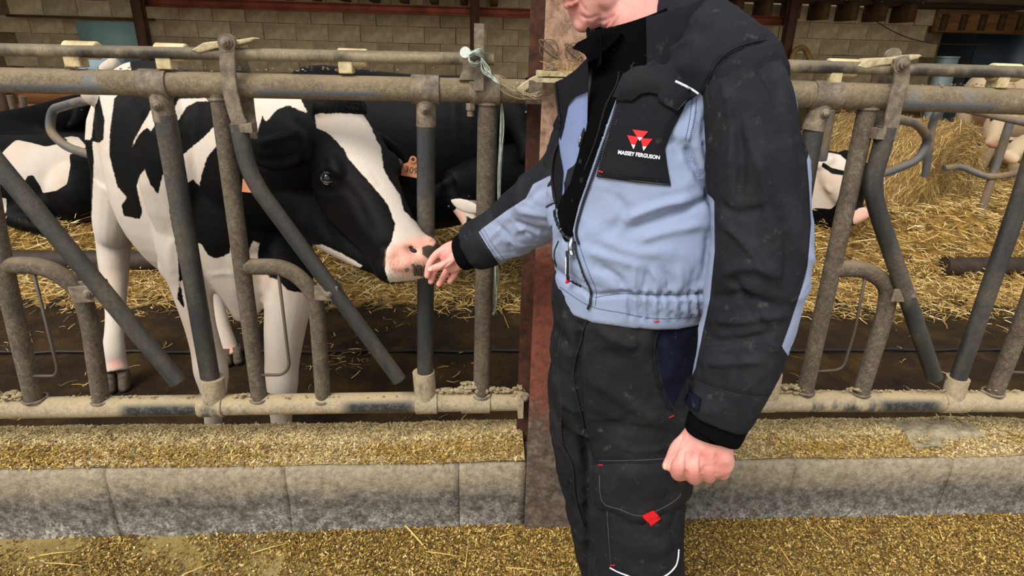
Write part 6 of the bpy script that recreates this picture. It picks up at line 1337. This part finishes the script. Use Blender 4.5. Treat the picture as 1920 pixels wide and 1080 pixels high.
v = stroke(v, f, [([(1066, 14), (1074, 18), (1082, 10)], 2.4, -.004), ([(1110, 36), (1118, 30), (1124, 34)], 3, -.002), ([(1128, 60), (1140, 45), (1152, 30)], 2.5, -.003), ([(1140, 52), (1150, 40), (1158, 26)], 2.2, .0025), ([(1095, 30), (1102, 44), (1106, 58)], 2.6, -.0025), ([(1120, 40), (1135, 38), (1150, 28)], 3, -.0025), ([(1088, 28), (1096, 34), (1110, 34)], 2.5, -.002), ([(1085, 0), (1092, 12), (1100, 22)], 2.6, -.002),
      ([(1288, 845), (1287, 868), (1286, 890)], 2.6, -.004), ([(1315, 852), (1314, 872), (1315, 892)], 2.4, -.004), ([(1342, 852), (1342, 872), (1343, 890)], 2.4, -.0035), ([(1282, 812), (1272, 835), (1264, 858)], 2.5, -.0022), ([(1290, 830), (1298, 850)], 4, .0018), ([(1312, 832), (1316, 850)], 4, .0018), ([(1336, 834), (1338, 850)], 4, .0016),
      ([(842, 492), (834, 500), (826, 509)], 1.6, -.003), ([(828, 470), (832, 476)], 1.5, -.0012), ([(855, 490), (846, 504)], 1.8, -.003)])
u, w, zc = proj(v); rd = np.zeros(len(v))
for (x, y, r_) in ((1296, 850, 12), (1322, 852, 12), (1346, 856, 12), (1272, 880, 14), (1300, 888, 14), (1329, 886, 13), (1356, 882, 13), (1078, 12, 14), (1150, 45, 14), (1108, 45, 12), (806, 515, 8), (812, 522, 8), (826, 528, 8), (846, 522, 8), (830, 485, 8)): rd = np.maximum(rd, np.exp(-(((u-x)/r_)**2+((w-y)/r_)**2))*.42)
bod = obj('body', (v, f), SKIN, man, attrs={'red': rd}); bvb = BVHTree.FromPolygons([tuple(p) for p in v], f)
NAIL = plain('finger_nail', '#d9a79b', .4)
for (x, y, ax_, r1, r2) in ((806, 505, 0, .0062, .005), (1247, 874, 0, .003, .006)):
    h, n_, d_ = hit(bvb, x, y)
    if h is not None:
        if n_@d_ > 0: n_ = -n_
        x_ = np.cross(n_, up); x_ /= np.linalg.norm(x_); y_ = np.cross(x_, n_); obj('nail', ellipsoid(h, (1, 1, 1), np.stack([x_*r1, y_*r2, n_*.0012], 1)), NAIL, bod)
hairm = mottled('grey_hair', [(.3, '#4e4a45'), (.7, '#8a857d')], 60, .8, .5, stretch=(1, 1, 4))
hm = MB(); hm.add(*ellipsoid(E(0, -.030, .035), (.083, .098, .092), RH, 32, 20)); hv, hf = remesh(hm, .005, 2); q = (hv-HC)@RH; hv = hv+normals(hv, hf)*(nz(hv, 30, 4)*.003)[:, None]
cut = (q[:, 1] > .035) | ((q[:, 2] < -.04)); keep = [fc_ for fc_ in hf if not all(cut[i] for i in fc_)]; obj('hair', (hv, keep), hairm, man)
for s_ in (-1, 1): obj('eyelid', ellipsoid(E(.030*s_, .0765, .0125), (.0145, .0125, .0085), RH, 20, 12), SKIN, man); obj('eyelid', ellipsoid(E(.030*s_, .0765, -.0035), (.0135, .0115, .006), RH, 20, 12), SKIN, man); vv, ff = ellipsoid(E(.030*s_, .0765, .004), (.011, .011, .011), None, 20, 14); e_ = vv-E(.030*s_, .0765, .004); e_ /= np.linalg.norm(e_, axis=1)[:, None]; obj('eye', (vv, ff), EYEW, man, attrs={'iris': np.clip(((e_@fv)-.85)/.05+.5, 0, 1)})
# collars: fleece roll and jacket stand collar
def collar_band(name, c0, c1, r0, r1, a0, a1, tilt0, tilt1, th, mat, parent, n=36, ey=.92):
    """curved band round the neck, open between a1 and a0"""
    V_ = []
    for a_ in np.linspace(a0, a1, n):
        ca, sa = math.cos(a_), math.sin(a_)
        fdir = V3(-.92, -.38, 0); sdir = V3(.38, -.92, 0); dr = fdir*ca+sdir*sa*ey
        lo = c0+dr*r0+V3(0, 0, -tilt0*ca); hi = c1+dr*r1+V3(0, 0, -tilt1*ca); V_ += [lo, hi, hi+dr*-th*.3+V3(0, 0, th*.5), hi-dr*th, lo-dr*th]
    k = 5; F_ = [(i*k+j, i*k+(j+1) % k, (i+1)*k+(j+1) % k, (i+1)*k+j) for i in range(n-1) for j in range(k)]+[tuple(range(k)), tuple((n-1)*k+j for j in range(k))[::-1]]
    return obj(name, (np.array(V_), F_), mat, parent, sharp=60)
cb0, cb1 = at(1205, 125, 1.09), at(1185, 30, 1.10)
collar_band('fleece_collar', cb0, cb1, .088, .078, -PI, PI, .030, .028, .008, FLEECE, man)
cj0, cj1 = at(1240, 95, 1.09), at(1238, 10, 1.09)
collar_band('jacket_collar', cj0, cj1, .108, .102, .75, 2*PI-.75, .035, .035, .005, DARKC, man)
